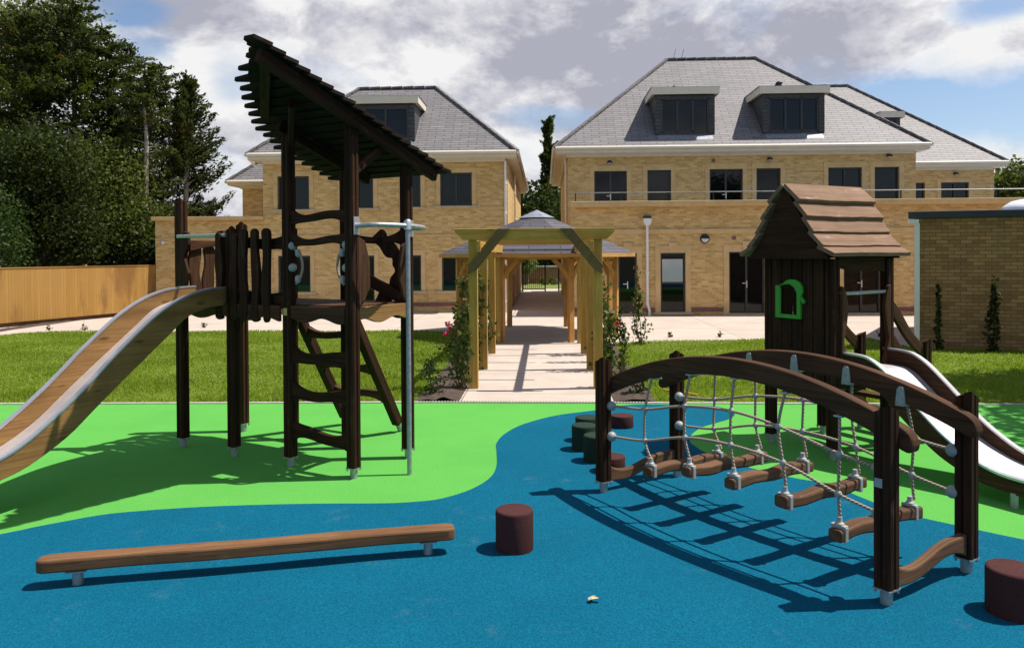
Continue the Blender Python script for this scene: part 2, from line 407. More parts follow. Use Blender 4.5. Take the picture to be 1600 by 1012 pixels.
        if parent: o.parent = parent; ORG[o.name] = org
        else: o.location = org*K; ORG[o.name] = org
        return o
def copy_tree(root):
    c = root.copy(); C.objects.link(c); ORG[c.name] = ORG[root.name]
    for ch in root.children:
        d = ch.copy(); C.objects.link(d); d.parent = c
        for g in ch.children:
            e = g.copy(); C.objects.link(e); e.parent = d
    return c
def smooth_curve(pts, n=8):
    """Catmull-Rom through 2-D or 3-D points"""
    P = [np.array(p, float) for p in pts]; P = [2*P[0]-P[1]] + P + [2*P[-1]-P[-2]]; o = []
    for i in range(1, len(P)-2):
        for k in range(n):
            t = k/n
            o.append(.5*((2*P[i]) + (-P[i-1]+P[i+1])*t + (2*P[i-1]-5*P[i]+4*P[i+1]-P[i+2])*t*t + (-P[i-1]+3*P[i]-3*P[i+1]+P[i+2])*t**3))
    o.append(P[-2]); return [tuple(x) for x in o]
def cards(name, mat, pts, size, parent=None, loc=None, aspect=.6, dirs=None, tint=None, droop=0.0, curl=.25, flat=0.0):
    """a crown of many small leaf-shaped faces (4-point leaves folded along the rib)"""
    pts = np.asarray(pts, float); n = len(pts); size = np.broadcast_to(np.asarray(size, float), (n,))
    if dirs is None: dirs = rng.normal(size=(n, 3))
    d = dirs/np.linalg.norm(dirs, axis=1, keepdims=True); d[:, 2] -= droop; d /= np.linalg.norm(d, axis=1, keepdims=True)
    r = rng.normal(size=(n, 3)); r[:, 2] += flat*3*np.sign(r[:, 2]+1e-9)
    sd = np.cross(d, r); sd /= np.linalg.norm(sd, axis=1, keepdims=True)+1e-9; nn = np.cross(sd, d)
    s = size[:, None]
    p0 = pts - d*s*.5; p2 = pts + d*s*.5; mid = pts - nn*s*curl*.3
    p1 = mid + sd*s*aspect*.5 + nn*s*curl*.5; p3 = mid - sd*s*aspect*.5 + nn*s*curl*.5
    co = np.stack([p0, p1, p2, p3], 1).reshape(-1, 3)
    org = np.array(ORG[parent.name] if parent else (loc or (0, 0, 0)))
    co = (co-org)*K
    me = bpy.data.meshes.new(name); me.vertices.add(4*n); me.vertices.foreach_set('co', co.ravel())
    idx = np.arange(n)[:, None]*4; tri = np.concatenate([idx+[0, 1, 2], idx+[0, 2, 3]], 1).ravel()
    me.loops.add(6*n); me.loops.foreach_set('vertex_index', tri)
    me.polygons.add(2*n); me.polygons.foreach_set('loop_start', np.arange(2*n)*3); me.polygons.foreach_set('loop_total', np.full(2*n, 3))
    me.update(calc_edges=True)
    at = me.attributes.new('tint', 'FLOAT', 'FACE')
    tv = rng.random(n) if tint is None else np.clip(tint, 0, 1)
    at.data.foreach_set('value', np.repeat(tv, 2))
    me.materials.append(MAT[mat]); me.validate()
    o = bpy.data.objects.new(name, me); C.objects.link(o)
    if parent: o.parent = parent
    else: o.location = Vector(org)*K
    ORG[o.name] = Vector(org)
    return o

# ------------------------------------------------------------------ the ground
def sheet(name, poly, z, mat, smooth=None):
    m = MB(); m.add([V(x, y, z) for x, y in poly], [tuple(range(len(poly)))], V(1, 0))
    o = m.build(name, mat); tag(o, None, None, None, 'structure'); return o
R_ = 400
sheet('ground', [(-R_, -R_), (R_, -R_), (R_, R_), (-R_, R_)], -.03, 'ground_soil')
kerbline = [(-16, 8.62), (-6.5, 8.875), (-1.15, 9.045), (5.45, 8.985), (13, 8.9)]
turf = sheet('safety_surface', [(-16, -4)] + [(13, -4)] + kerbline[::-1], 0, 'rubber_lime')
blue_edge = smooth_curve([(-15.9, 1.0), (-9, 1.9), (-6, 2.9), (-4.4, 3.85)] + [(-3.452, 4.697), (-3.328, 4.82), (-3.19, 4.937), (-3.043, 5.052), (-2.867, 5.134), (-2.467, 5.238), (-2.039, 5.303), (-1.594, 5.341), (-1.142, 5.359), (-0.922, 5.399), (-0.749, 5.475), (-0.563, 5.69), (-0.44, 5.988), (-0.407, 6.335), (-0.437, 6.812), (-0.455, 7.114), (-0.392, 7.499), (-0.214, 7.93), (0.123, 8.346), (0.558, 8.627), (0.792, 8.848), (1.099, 8.964), (1.539, 8.95), (1.91, 8.898), (2.033, 8.681), (2.059, 8.44), (1.949, 8.209), (1.747, 7.99), (1.561, 7.781), (1.402, 7.45), (1.342, 7.195), (1.359, 7.005), (1.396, 6.825), (1.502, 6.532), (1.681, 6.303), (1.93, 6.04), (2.155, 5.878), (2.236, 5.618), (2.39, 5.251), (2.618, 5.018), (2.899, 4.776), (3.106, 4.63), (3.6, 4.42), (5, 4.2), (8, 4.0), (12.9, 3.9)], 5)
sheet('safety_surface', [(-15.9, -3.9)] + [(x, y) for x, y in blue_edge] + [(12.9, -3.9)], .004, 'rubber_blue')
kb = MB()
for (x0, y0), (x1, y1) in zip(kerbline[:-1], kerbline[1:]): kb.bar(V(x0, y0+.035, -.02), V(x1, y1+.035, -.02), .07, .062)
tag(kb.build('kerb', 'kerb'), None, None, None, 'structure')
slots = MB()
for i in range(75):
    x = -1.5+i*.036; y = 9.045-(x+1.15)*.009+.035; slots.box(V(x, y, .0115), (.014, .045, .003))
sl_o = slots.build('drain_slots', 'dark_trim'); tag(sl_o, None, None, None, 'structure')
def kerby(x): return float(np.interp(x, [p[0] for p in kerbline], [p[1] for p in kerbline]))+.07
lawn_l = [(-16, kerby(-16)), (-6.5, kerby(-6.5)), (-1.55, kerby(-1.55)), (-1.55, 17.45), (-2.4, 17.6), (-6, 17.65), (-11.6, 17.6), (-12.1, 17.2), (-12.6, 16.2), (-13.6, 14), (-16, 11)]
lawn_r = [(1.32, kerby(1.32)), (5.45, kerby(5.45)), (13, kerby(13)), (13, 12.6), (6.72, 14.25), (6.65, 16.0), (4.4, 15.85), (2.2, 15.45), (1.32, 15.05)]
sheet('lawn', lawn_l, -.001, 'lawn_base'); sheet('lawn', lawn_r, -.001, 'lawn_base')
sheet('path', [(-1.03, 9.1), (.81, 9.1), (.81, 15.2), (-1.03, 15.2)], .006, 'paving')
sheet('patio', [(-16, 10.9), (-13.6, 13.9), (-12.6, 16.1), (-12.1, 17.1), (-11.6, 17.5), (-6, 17.55), (-2.4, 17.5), (-1.55, 17.35), (-1.03, 15.2), (.81, 15.2), (1.32, 14.95), (2.2, 15.35), (4.4, 15.75),
                (6.65, 15.9), (6.75, 14.1), (22, 14.1), (22, 22.2), (.9, 22.2), (.72, 38), (-1.08, 38), (-1.08, 23.6), (-16, 23.6)], .002, 'paving')
def mound(name, x0, x1, y0, y1, h):
    m = MB(); nx, ny = max(3, int((x1-x0)/.06)), max(4, int((y1-y0)/.12)); vs = []
    for j in range(ny+1):
        for i in range(nx+1):
            x, y = x0+(x1-x0)*i/nx, y0+(y1-y0)*j/ny
            e = min(i, nx-i)/(nx/2); e = min(1, e*1.6)
            vs.append(V(x+.05*mnoise.noise((y*2, i*.3, 1)), y, .004+h*e*(.6+.8*mnoise.noise((x*9, y*9, 3)))))
    fs = [(j*(nx+1)+i, j*(nx+1)+i+1, (j+1)*(nx+1)+i+1, (j+1)*(nx+1)+i) for j in range(ny) for i in range(nx)]
    m.add(vs, fs, V(1, 0), None, True); tag(m.build(name, 'soil'), None, None, None, 'structure')
mound('planting_bed', -1.56, -1.02, 9.16, 17.3, .05); mound('planting_bed', .81, 1.34, 9.12, 15.0, .05)
mound('planting_bed', -13.4, -12.9, 11, 22.5, .04)
# short grass on both lawns
def inside(px, py, poly):
    ins = np.zeros(len(px), bool); n = len(poly)
    for i in range(n):
        x0, y0 = poly[i]; x1, y1 = poly[(i+1) % n]
        c = ((y0 > py) != (y1 > py)) & (px < (x1-x0)*(py-y0)/((y1-y0)+1e-12)+x0); ins ^= c
    return ins
def grass():
    P = []
    for poly, n in ((lawn_l, 190000), (lawn_r, 120000)):
        xs = [p[0] for p in poly]; ys = [p[1] for p in poly]
        x = rng.uniform(max(min(xs), -13), min(max(xs), 10), n); y = min(ys)+(max(ys)-min(ys))*rng.random(n)**1.5
        k = inside(x, y, poly); P.append(np.stack([x[k], y[k]], 1))
    P = np.concatenate(P); n = len(P)
    h = rng.uniform(.022, .05, n)*(1+.35*np.sin(P[:, 0]*1.7+np.sin(P[:, 1]*2.3)*1.5))
    an = rng.uniform(0, 6.283, n); wd = rng.uniform(.006, .013, n)
    dx, dy = np.cos(an)*wd, np.sin(an)*wd; lx, ly = rng.normal(0, .022, n), rng.normal(0, .022, n)
    z0 = np.full(n, -.002)
    co = np.stack([np.stack([P[:, 0]-dx, P[:, 1]-dy, z0], 1), np.stack([P[:, 0]+dx, P[:, 1]+dy, z0], 1), np.stack([P[:, 0]+lx, P[:, 1]+ly, h], 1)], 1).reshape(-1, 3)*K
    me = bpy.data.meshes.new('lawn_grass'); me.vertices.add(3*n); me.vertices.foreach_set('co', co.ravel())
    me.loops.add(3*n); me.loops.foreach_set('vertex_index', np.arange(3*n)); me.polygons.add(n)
    me.polygons.foreach_set('loop_start', np.arange(n)*3); me.polygons.foreach_set('loop_total', np.full(n, 3)); me.update(calc_edges=True)
    at = me.attributes.new('tint', 'FLOAT', 'FACE'); at.data.foreach_set('value', rng.random(n)); me.materials.append(MAT['grass_blade'])
    o = bpy.data.objects.new('lawn_grass', me); C.objects.link(o)
    tag(o, 'short mown green grass growing on the lawns either side of the path', 'grass', None, 'stuff')
grass()

# ------------------------------------------------------------------ buildings
def wall_face(m, O, ex, wd, z0, z1, holes, depth, n):
    """front of a wall with openings and their reveals; ex runs along the wall, n points out"""
    xs = sorted({0, wd, *[h[0] for h in holes], *[h[1] for h in holes]}); zs = sorted({z0, z1, *[h[2] for h in holes], *[h[3] for h in holes]})
    P = lambda x, z, d=0: Vector(O) + ex*x + Z*z - n*d
    for x0, x1 in zip(xs[:-1], xs[1:]):
        for a, b in zip(zs[:-1], zs[1:]):
            if any(h[0] <= x0 and x1 <= h[1] and h[2] <= a and b <= h[3] for h in holes): continue
            m.add([P(x0, a), P(x1, a), P(x1, b), P(x0, b)], [(0, 1, 2, 3)], None)
    for h in holes:
        x0, x1, a, b = h[:4]
        for q in (((x0, a), (x0, b)), ((x1, b), (x1, a)), ((x0, b), (x1, b)), ((x1, a), (x0, a))):
            m.add([P(*q[0]), P(*q[1]), P(*q[1], depth), P(*q[0], depth)], [(0, 1, 2, 3)], None)
def window(house, O, ex, n, x0, x1, z0, z1, kind='window', bars=2, sur=.13, sill=True, key=False, door=False, depth=.09, pane='glass_dark', surtop=None, gmat=None):
    P = lambda x, z, d=0: Vector(O) + ex*x + Z*z - n*d
    ax = (ex, n, Z); f = MB(); t = .045
    xm, zm = (x0+x1)/2, (z0+z1)/2
    for x in (x0+t/2+.002, x1-t/2-.002): f.box(P(x, zm, depth-.02), (t, .05, z1-z0-.004), ax)
    for z in (z0+t/2+.002, z1-t/2-.002): f.box(P(xm, z, depth-.02), (x1-x0-2*t-.006, .05, t), ax)
    for i in range(1, bars):
        x = x0+(x1-x0)*i/bars; f.box(P(x, zm, depth-.022), (t*1.25 if door else t, .052, z1-z0-2*t-.006), ax)
    w_ = f.build(kind, 'dark_frame', house)
    g = MB(); g.add([P(x0+.01, z0+.01, depth), P(x1-.01, z0+.01, depth), P(x1-.01, z1-.01, depth), P(x0+.01, z1-.01, depth)], [(0, 1, 2, 3)])
    g.build('pane', pane, w_)
    if sur:
        s = MB(); st = sur if surtop is None else surtop
        s.box(P(x0-sur/2, (z0+z1+st)/2, -.004), (sur, .03, z1-z0+st), ax); s.box(P(x1+sur/2, (z0+z1+st)/2, -.004), (sur, .03, z1-z0+st), ax)
        s.box(P(xm, z1+st/2, -.004), (x1-x0-.002, .03, st), ax)
        if key: s.box(P(xm, z1+st/2+.06, -.012), (.24, .05, st+.06), ax)
        s.build('surround', 'stone', w_)
    if sill:
        s = MB(); s.box(P(xm, z0-.04, -.02), (x1-x0+2*sur+.10, .12, .075), ax); s.build('sill', 'sill_stone', w_, .008)
    if door:
        h = MB(); xh = xm+.07; zh = z0+(z1-z0)*.47
        h.box(P(xh-.07, zh, depth-.075), (.03, .03, .2), ax); h.bar(P(xh-.07, zh+.03, depth-.1), P(xh-.2, zh+.03, depth-.1), .025, .025)
        h.build('handle', 'steel_trim', w_)
    return w_
def hip_roof(house, x0, x1, y0, y1, z, pitch, inset, mat='slate', ridge_close=True):
    r = MB(); a = [V(x0, y0, z), V(x1, y0, z), V(x1, y1, z), V(x0, y1, z)]
    h = inset*pitch; i = min(inset, (y1-y0)/2-.02)
    b = [V(x0+inset, y0+i, z+h), V(x1-inset, y0+i, z+h), V(x1-inset, y1-i, z+h), V(x0+inset, y1-i, z+h)]
    r.add(a+b, [(0, 1, 5, 4), (1, 2, 6, 5), (2, 3, 7, 6), (3, 0, 4, 7), (4, 5, 6, 7)], None)
    ro = r.build('roof', mat, house)
    t = MB()
    for p, q in ((a[0], b[0]), (a[1], b[1]), (b[0], b[1]), (b[1], b[2]), (b[3], b[0])):
        L = (q-p).length; n = max(2, int(L/.36))
        for k in range(n): t.bar(p.lerp(q, k/n)+Z*.02, p.lerp(q, (k+.93)/n)+Z*.035, .15, .06)
    t.build('ridge_tiles', mat, ro)
    return ro
def eaves(house, x0, x1, y0, y1, z0, z1, over, ex_mat='cream_paint'):
    """soffit and fascia ring round a roof: outer size given; over = overhang"""
    m = MB(); t = .03
    m.box(V((x0+x1)/2, y0+t/2, (z0+z1)/2+.03), (x1-x0, t, z1-z0-.06)); m.box(V((x0+x1)/2, y1-t/2, (z0+z1)/2+.03), (x1-x0, t, z1-z0-.06))
    for x in (x0+t/2, x1-t/2): m.box(V(x, (y0+y1)/2, (z0+z1)/2+.03), (t, y1-y0-2*t-.004, z1-z0-.06))
    # soffit sheet and a bed moulding against the wall
    m.box(V((x0+x1)/2, (y0+y1)/2, z0+.05), (x1-x0-2*t-.01, y1-y0-2*t-.01, .02))
    o = over-.03
    m.box(V((x0+x1)/2, y0+over-.05, z0-.0), (x1-x0-2*o+.04, .09, .085)); 
    for x in (x0+over-.05, x1-over+.05): m.box(V(x, (y0+y1)/2+.1, z0), (.09, y1-y0-2*over-.2, .085))
    f = m.build('fascia', ex_mat, house)
    g = MB()
    def gut(p, q, out):
        g.tube([p+out*.05, q+out*.05], .055, 8)
    gut(V(x0, y0, z1-.04), V(x1, y0, z1-.04), V(0, -1)); gut(V(x0, y0, z1-.04), V(x0, y1, z1-.04), V(-1, 0)); gut(V(x1, y0, z1-.04), V(x1, y1, z1-.04), V(1, 0))
    g.build('gutter', 'cream_paint', f)
    return f
def dormer(house, x0, x1, y, zb, zt, roof_y, bars=3):
    d = MB(); yb = roof_y(zt); t = .18
    # cheeks and front piers hung with dark slate
    for x in (x0, x1-t): d.box(V(x+t/2, (y+yb)/2, (zb+zt)/2-.05), (t, yb-y, zt-zb-.1))
    d.box(V((x0+x1)/2, y+.06, zb-.02), (x1-x0-2*t-.004, .1, .16))
    d.box(V((x0+x1)/2, y+.055, zt-.17), (x1-x0-2*t-.004, .09, .12))
    for i in range(len(d.g)): d.g[i] = None
    do = d.build('dormer', 'slate_hung', house)
    f = MB(); o = .13
    f.box(V((x0+x1)/2, y-o+.02, zt+.0), (x1-x0+2*o, .04, .22))
    for x in (x0-o+.02, x1+o-.02): f.box(V(x, (y+yb)/2, zt), (.04, yb-y+2*o-.09, .22))
    f.box(V((x0+x1)/2, (y+yb)/2, zt-.06), (x1-x0+2*o-.09, yb-y+2*o-.1, .03)); f.build('fascia', 'cream_paint', do)
    l = MB(); l.box(V((x0+x1)/2, (y+yb)/2+.05, zt+.125), (x1-x0+2*o+.05, yb-y+2*o, .025)); l.build('lead_flat', 'lead', do); l = MB(); l.box(V((x0+x1)/2, y-.05, zb-.1), (x1-x0-.15, .3, .03), (V(1, 0), V(0, .75, .66).normalized(), V(0, -.66, .75).normalized()))
    l.build('lead_apron', 'lead', do)
    g = MB(); a, b = zb+.07, zt-.24
    for k in range(bars+1):
        x = x0+t+.03+(x1-x0-2*t-.06)*k/bars; g.box(V(x, y+.05, (a+b)/2), (.06, .06, b-a))
    for z in (a, b): g.box(V((x0+x1)/2, y+.052, z), (x1-x0-2*t-.01, .064, .06))
    wn = g.build('window', 'dark_frame', do)
    wn2 = MB(); wn2.add([V(x0+t, y+.07, a), V(x1-t, y+.07, a), V(x1-t, y+.07, b), V(x0+t, y+.07, b)], [(0, 1, 2, 3)])
    wn2.build('pane', 'glass_dark', do)
def wall_light(house, p, round_=False):
    m = MB()
    if round_:
        ax = (V(1, 0), Z, V(0, -1))
        m.lathe([(.13, 0), (.13, .05), (.115, .065), (0, .07)], p, 20, ax); o = m.build('wall_light', 'black_iron', house)
        g = MB(); pts = [(.10*math.cos(t), .10*math.sin(t)) for t in np.linspace(math.pi, 2*math.pi, 12)]
        g.prism(pts, V(*p)+V(0, -.075, 0), V(1, 0), Z, .012); g.build('diffuser', 'lamp_glass', o)
    else:
        m.box(V(*p), (.1, .06, .09)); m.box(V(*p)+V(0, -.07, -.02), (.15, .1, .07)); o = m.build('wall_light', 'black_iron', house, .01)
        g = MB(); g.box(V(*p)+V(0, -.09, -.062), (.1, .06, .016)); g.build('diffuser', 'lamp_glass', o)
def pipe(house, pts, r=.035, hopper=None):
    m = MB(); m.tube([V(*p) for p in pts], r, 10)
    for z in np.arange(min(p[2] for p in pts)+.3, max(p[2] for p in pts), .9): m.lathe([(r*1.35, 0), (r*1.35, .05)], V(pts[0][0] if z > pts[-2][2] else pts[-1][0], pts[0][1], z), 10)
    o = m.build('downpipe', 'white_plastic', house)
    if hopper:
        h = MB(); x, y, z = hopper; h.prism([(-.11, .13), (.11, .13), (.11, .02), (.05, -.07), (-.05, -.07), (-.11, .02)], V(x, y-.02, z), V(1, 0), Z, .17); h.build('hopper', 'white_plastic', o)
        h = MB(); h.box(V(x, y-.02, z+.17), (.2, .15, .075)); h.build('outlet', 'dark_trim', o)
EX, NF = V(1, 0), V(0, -1)

# right-hand house ---------------------------------------------------
def right_house():
    H = thing('brick_house', (6, 22, 0), 'large yellow brick house right of the passage with two roof dormers and a railed terrace', 'house')
    Y0 = 21.94; X0 = .77; ux = lambda u: px(u, Y0)-X0; vz = lambda v, u=1100: sight(u, v, Y0).z
    m = MB(); T0 = 3.12
    wins = [('door', ux(966), ux(995), .06, 1.78, 1), ('window', ux(1032), ux(1071), .10, 1.78, 1), ('door', ux(1139), ux(1195), .06, 1.80, 2), ('door', ux(1318), ux(1376), .06, 1.80, 2), ('window', ux(1232), ux(1272), .10, 1.8, 1)]
    holes = [(a, b, c, d) for _, a, b, c, d, _ in wins]
    wall_face(m, V(X0, Y0, 0), EX, 19.5, -.05, T0, holes, .13, NF)
    m.add([V(X0, Y0, -.05), V(X0, 36, -.05), V(X0, 36, T0), V(X0, Y0, T0)], [(0, 1, 2, 3)], None)
    m.add([V(X0, Y0+.28, T0), V(X0+19.5, Y0+.28, T0), V(X0+19.5, Y0+.28, 2.75), V(X0, Y0+.28, 2.75)], [(0, 1, 2, 3)], None)
    m.add([V(X0+19.5, Y0, -.05), V(X0+19.5, 36, -.05), V(X0+19.5, 36, T0), V(X0+19.5, Y0, T0)], [(0, 1, 2, 3)], None)
    # upper storey
    Y1 = 25.0; Wd = px(1431, Y1)-X0; Zt = 4.98
    u1 = lambda u: px(u, Y1)-X0; z1 = lambda v, u: sight(u, v, Y1).z
    up_ = [('door', 929, 980, 267.6, 2), ('window', 1012, 1049, 266, 1), ('door', 1109, 1161, 264.5, 2), ('window', 1182, 1220, 263.2, 1), ('window', 1294, 1347, 262, 2), ('window', 1366.5, 1405, 261, 1)]
    hu = [(u1(a), u1(b), 2.86, z1(v, a)) for _, a, b, v, _ in up_]
    wall_face(m, V(X0, Y1, 0), EX, Wd, 2.75, Zt, hu, .13, NF)
    m.add([V(X0+.001, Y1, T0), V(X0+.001, 36, T0), V(X0+.001, 36, Zt), V(X0+.001, Y1, Zt)], [(0, 1, 2, 3)], None)
    m.add([V(X0+Wd, Y1, 2.75), V(X0+Wd, 36, 2.75), V(X0+Wd, 36, Zt), V(X0+Wd, Y1, Zt)], [(0, 1, 2, 3)], None)
    # rear wing
    Y2 = 29.6; xa, xb = X0+Wd+.002, px(1553, 29.6)
    u2_ = lambda u: px(u, Y2)-xa; z2 = lambda v: sight(1490, v, Y2).z
    h2 = [(.03, u2_(1445), 2.9, z2(285)), (u2_(1470), u2_(1513.5), 3.1, z2(285))]
    wall_face(m, V(xa, Y2, 0), EX, xb-xa, 2.75, Zt, h2, .13, NF)
    m.add([V(xb, Y2, 2.75), V(xb, 38, 2.75), V(xb, 38, Zt), V(xb, Y2, Zt)], [(0, 1, 2, 3)], None)
    m.build('wall', 'brick', H)
    t = MB(); t.add([V(X0+.02, Y0+.28, 2.76), V(20.2, Y0+.28, 2.76), V(20.2, 37, 2.76), V(X0+.02, 37, 2.76)], [(0, 1, 2, 3)]); t.build('terrace_floor', 'lead', H)
    for i, (k, a, b, c, d, bars) in enumerate(wins):
        window(H, V(X0, Y0, 0), EX, NF, a, b, c, d, k, bars, .15, True, True, k == 'door', .11, surtop=.2)
    for k, a, b, v, bars in up_:
        window(H, V(X0, Y1, 0), EX, NF, u1(a), u1(b), 2.86, z1(v, a), k, bars, .14, False, False, k == 'door', .11, surtop=.18)
    window(H, V(xa, Y2, 0), EX, NF, *h2[0], 'window', 1, .02, False); window(H, V(xa, Y2, 0), EX, NF, *h2[1], 'window', 2, .14, True)
    # tilted-open sash that mirrors the sky
    a, b = wins[1][1]+X0, wins[1][2]+X0; s = MB()
    s.add([V(a+.06, Y0+.085, .95), V(b-.06, Y0+.085, .95), V(b-.06, Y0+.135-.02, 1.73), V(a+.06, Y0+.135-.02, 1.73)], [(0, 1, 2, 3)]); s.build('tilted_sash', 'glass_sky', H)
    s = MB(); s.box(V((a+b)/2, Y0+.07, .92), (b-a-.1, .05, .05)); s.build('transom', 'dark_frame', H)
    bd = MB()
    bd.box(V(X0+9.75, Y0-.015, 3.165), (19.56, .40, .15)); bd.box(V(X0+9.75, Y0-.012, 2.385), (19.54, .07, .13))
    bd.build('stone_band', 'stone', H, .01)
    pl = MB()
    edges = [0] + [x for q in sorted(holes) for x in (q[0]-.17, q[1]+.17)] + [19.5]
    for i in range(0, len(edges), 2):
        if edges[i+1] > edges[i]: pl.box(V(X0+(edges[i]+edges[i+1])/2, Y0-.012, .17), (edges[i+1]-edges[i], .05, .11))
    pl.build('plinth_course', 'soldier_brick', H)
    hip_roof(H, .33, 12.10, 24.58, 36.4, 5.15, .892, 4.25); eaves(H, .36, 12.08, 24.6, 36.4, 4.93, 5.17, .4)
    hip_roof(H, 7.0, 17.16, 29.18, 38.3, 5.10, .892, 4.2); eaves(H, 12.13, 17.14, 29.2, 38.3, 4.87, 5.11, .4)
    ry = lambda z: 24.58+(z-5.16)/.892
    dormer(H, 3.60, 5.50, 25.04, 5.60, 6.98, ry); dormer(H, 7.03, 8.98, 25.04, 5.60, 6.96, ry)
    dormer(H, 13.2, 13.87, 30.6, 6.6, 7.1, lambda z: 29.18+(z-5.16)/.892, 1)
    for u, v in ((1055, 135), (1218, 130)):
        y = 27.2 if v > 132 else 27.35; x = px(u, y); z = 5.16+.892*(y-24.58); c = MB()
        c.lathe([(.085, 0), (.085, .12), (.12, .13), (.12, .17), (.03, .22)], V(x, y, z-.08), 12); c.build('roof_vent', 'dark_trim', H)
    an = MB()
    for x in (4.85, 5.15): an.tube([V(x, 29.1, 9), V(x+.1, 29.1, 9.4)], .012, 5)
    an.build('aerial', 'galvanised', H)
    for u, v in ((953, 253), (1202, 248), (1388, 243)): wall_light(H, (u1(u)+X0, Y1-.03, z1(v, u)))
    wall_light(H, (px(1492, Y2), Y2-.03, z2(271)))
    wall_light(H, (ux(1101)+X0, Y0, vz(373)), True)
    vt = MB(); vt.box(V(ux(1147)+X0, Y0-.01, vz(372)), (.1, .03, .1)); vt.box(V(u1(1115)+X0, Y1-.01, z1(251, 1115)), (.1, .03, .1)); vt.build('air_brick', 'soldier_brick', H)
    x = ux(1011)+X0; pipe(H, [(x, Y0-.07, 2.6), (x, Y0-.07, .35), (x+.05, Y0-.09, .15), (x+.05, Y0-.09, .0)], .038, (x, Y0-.07, 2.62))
    pipe(H, [(X0-.06, Y1+.5, 4.95), (X0-.06, Y1+.5, 0), (X0-.06, Y1+.5, 0)])
    r = MB(); zr = 3.50; yr = Y0+.06; r.tube([V(X0+.12, yr+2.9, zr), V(X0+.12, yr, zr), V(20.1, yr, zr)], .014, 8)
    rail = r.build('terrace_railing', 'galvanised', H)
    for k in range(15):
        p = MB(); p.bar(V(X0+.12+k*1.3, yr, 3.24), V(X0+.12+k*1.3, yr, zr-.01), .03, .03, V(0, 1)); p.build('baluster', 'black_iron', rail)
right_house()

# left-hand house -----------------------------------------------------
def left_house():
    H = thing('brick_house', (-5, 23.5, 0), 'yellow brick house left of the passage behind the play tower, with a single roof dormer', 'house')
    Y0 = 23.44; xl, xr = px(412, Y0), -1.12; Zt = 4.66
    ux = lambda u: px(u, Y0)-xl; vz = lambda v: sight(600, v, Y0).z
    m = MB()
    wins = [('window', 434.6, 484, vz(326), vz(274), 2), ('window', 535, 584, vz(325), vz(273), 2), ('window', 631, 658, vz(324), vz(272), 1), ('window', 688.5, 738, vz(322.5), vz(271), 2),
            ('window', 434.6, 485, .64, 1.76, 2), ('door', 535, 585, .12, 1.76, 2), ('window', 631, 658, .66, 1.76, 1), ('window', 690.5, 738, .66, 1.70, 2)]
    holes = [(ux(a), ux(b), c, d) for _, a, b, c, d, _ in wins]
    wall_face(m, V(xl, Y0, 0), EX, xr-xl, -.05, Zt, holes, .13, NF)
    m.add([V(xr, Y0, -.05), V(xr, 36.5, -.05), V(xr, 36.5, Zt), V(xr, Y0, Zt)], [(0, 1, 2, 3)], None)
    m.add([V(xl, Y0, 2.5), V(xl, 36.5, 2.5), V(xl, 36.5, Zt), V(xl, Y0, Zt)], [(0, 1, 2, 3)], None)
    # low wing
    wl = px(243, 23.46); wy = 23.46
    m.box(V((wl+xl)/2, wy+4, 1.4), (xl-wl-.004, 8, 2.98))
    for i in range(6): m.g[-1-i] = None
    # rear block seen over the wing
    m.add([V(-10.6, 26.6, 2.9), V(-8.63, 26.6, 2.9), V(-8.63, 26.6, 4.2), V(-10.6, 26.6, 4.2)], [(0, 1, 2, 3)], None)
    m.add([V(-10.6, 26.6, 2.9), V(-10.6, 34, 2.9), V(-10.6, 34, 4.2), V(-10.6, 26.6, 4.2)], [(0, 1, 2, 3)], None)
    m.build('wall', 'brick', H)
    for k, a, b, c, d, bars in wins: window(H, V(xl, Y0, 0), EX, NF, ux(a), ux(b), c, d, k, bars, .13, True, False, k == 'door', .11, surtop=.15)
    bd = MB(); bd.box(V((xl+xr)/2, Y0-.008, 2.36), (xr-xl, .05, .06)); bd.box(V((wl+xl)/2-.003, wy-.02, 2.93), (xl-wl+.08, .34, .11)); bd.box(V((wl+xl)/2, wy-.006, 2.3), (xl-wl-.01, .05, .06))
    bd.build('stone_band', 'stone', H, .008)
    pl = MB(); pl.box(V((xl+ux(535)+xl-.15)/2, Y0-.012, .25), (ux(535)-.15, .05, .11)); x1 = ux(585)+xl+.15; pl.box(V((x1+xr)/2, Y0-.012, .25), (xr-x1, .05, .11)); pl.build('plinth_course', 'soldier_brick', H)
    hip_roof(H, -9.04, -.8, 23.02, 36.9, 4.86, .9, 2.8); eaves(H, -9.02, -.83, 23.04, 36.9, 4.63, 4.87, .4)
    hip_roof(H, -11.0, -8.0, 26.2, 34.4, 4.36, .9, 1.5); eaves(H, -10.98, -9.05, 26.22, 34.4, 4.16, 4.37, .38)
    dormer(H, -5.75, -3.95, 23.42, 5.28, 6.5, lambda z: 23.02+(z-4.84)/.9, 2)
    pipe(H, [(xr-.06, Y0-.06, 4.6), (xr-.06, Y0-.06, 0), (xr-.06, Y0-.06, 0)]); pipe(H, [(-9.5, 26.5, 4.2), (-9.5, 26.5, 2.9), (-9.5, 26.5, 2.9)])
    pipe(H, [(xr+.07, 27.5, 4.6), (xr+.07, 27.5, .0), (xr+.07, 27.5, 0)])
    m2 = MB(); m2.tube([V(-9.0, 23.1, 4.7), V(-8.85, 23.3, 4.5), V(-8.7, 23.42, 4.45)], .035, 8); m2.build('downpipe', 'white_plastic', H)
    l = MB(); l.lathe([(.07, 0), (.07, .03), (.04, .07), (0, .08)], (px(255, wy), wy, 2.2), 14, (V(1, 0), Z, V(0, -1))); l.build('wall_light', 'lamp_glass', H)
    for y in (26, 30): wall_light(H, (xr+.05, y, 2.0))
left_house()

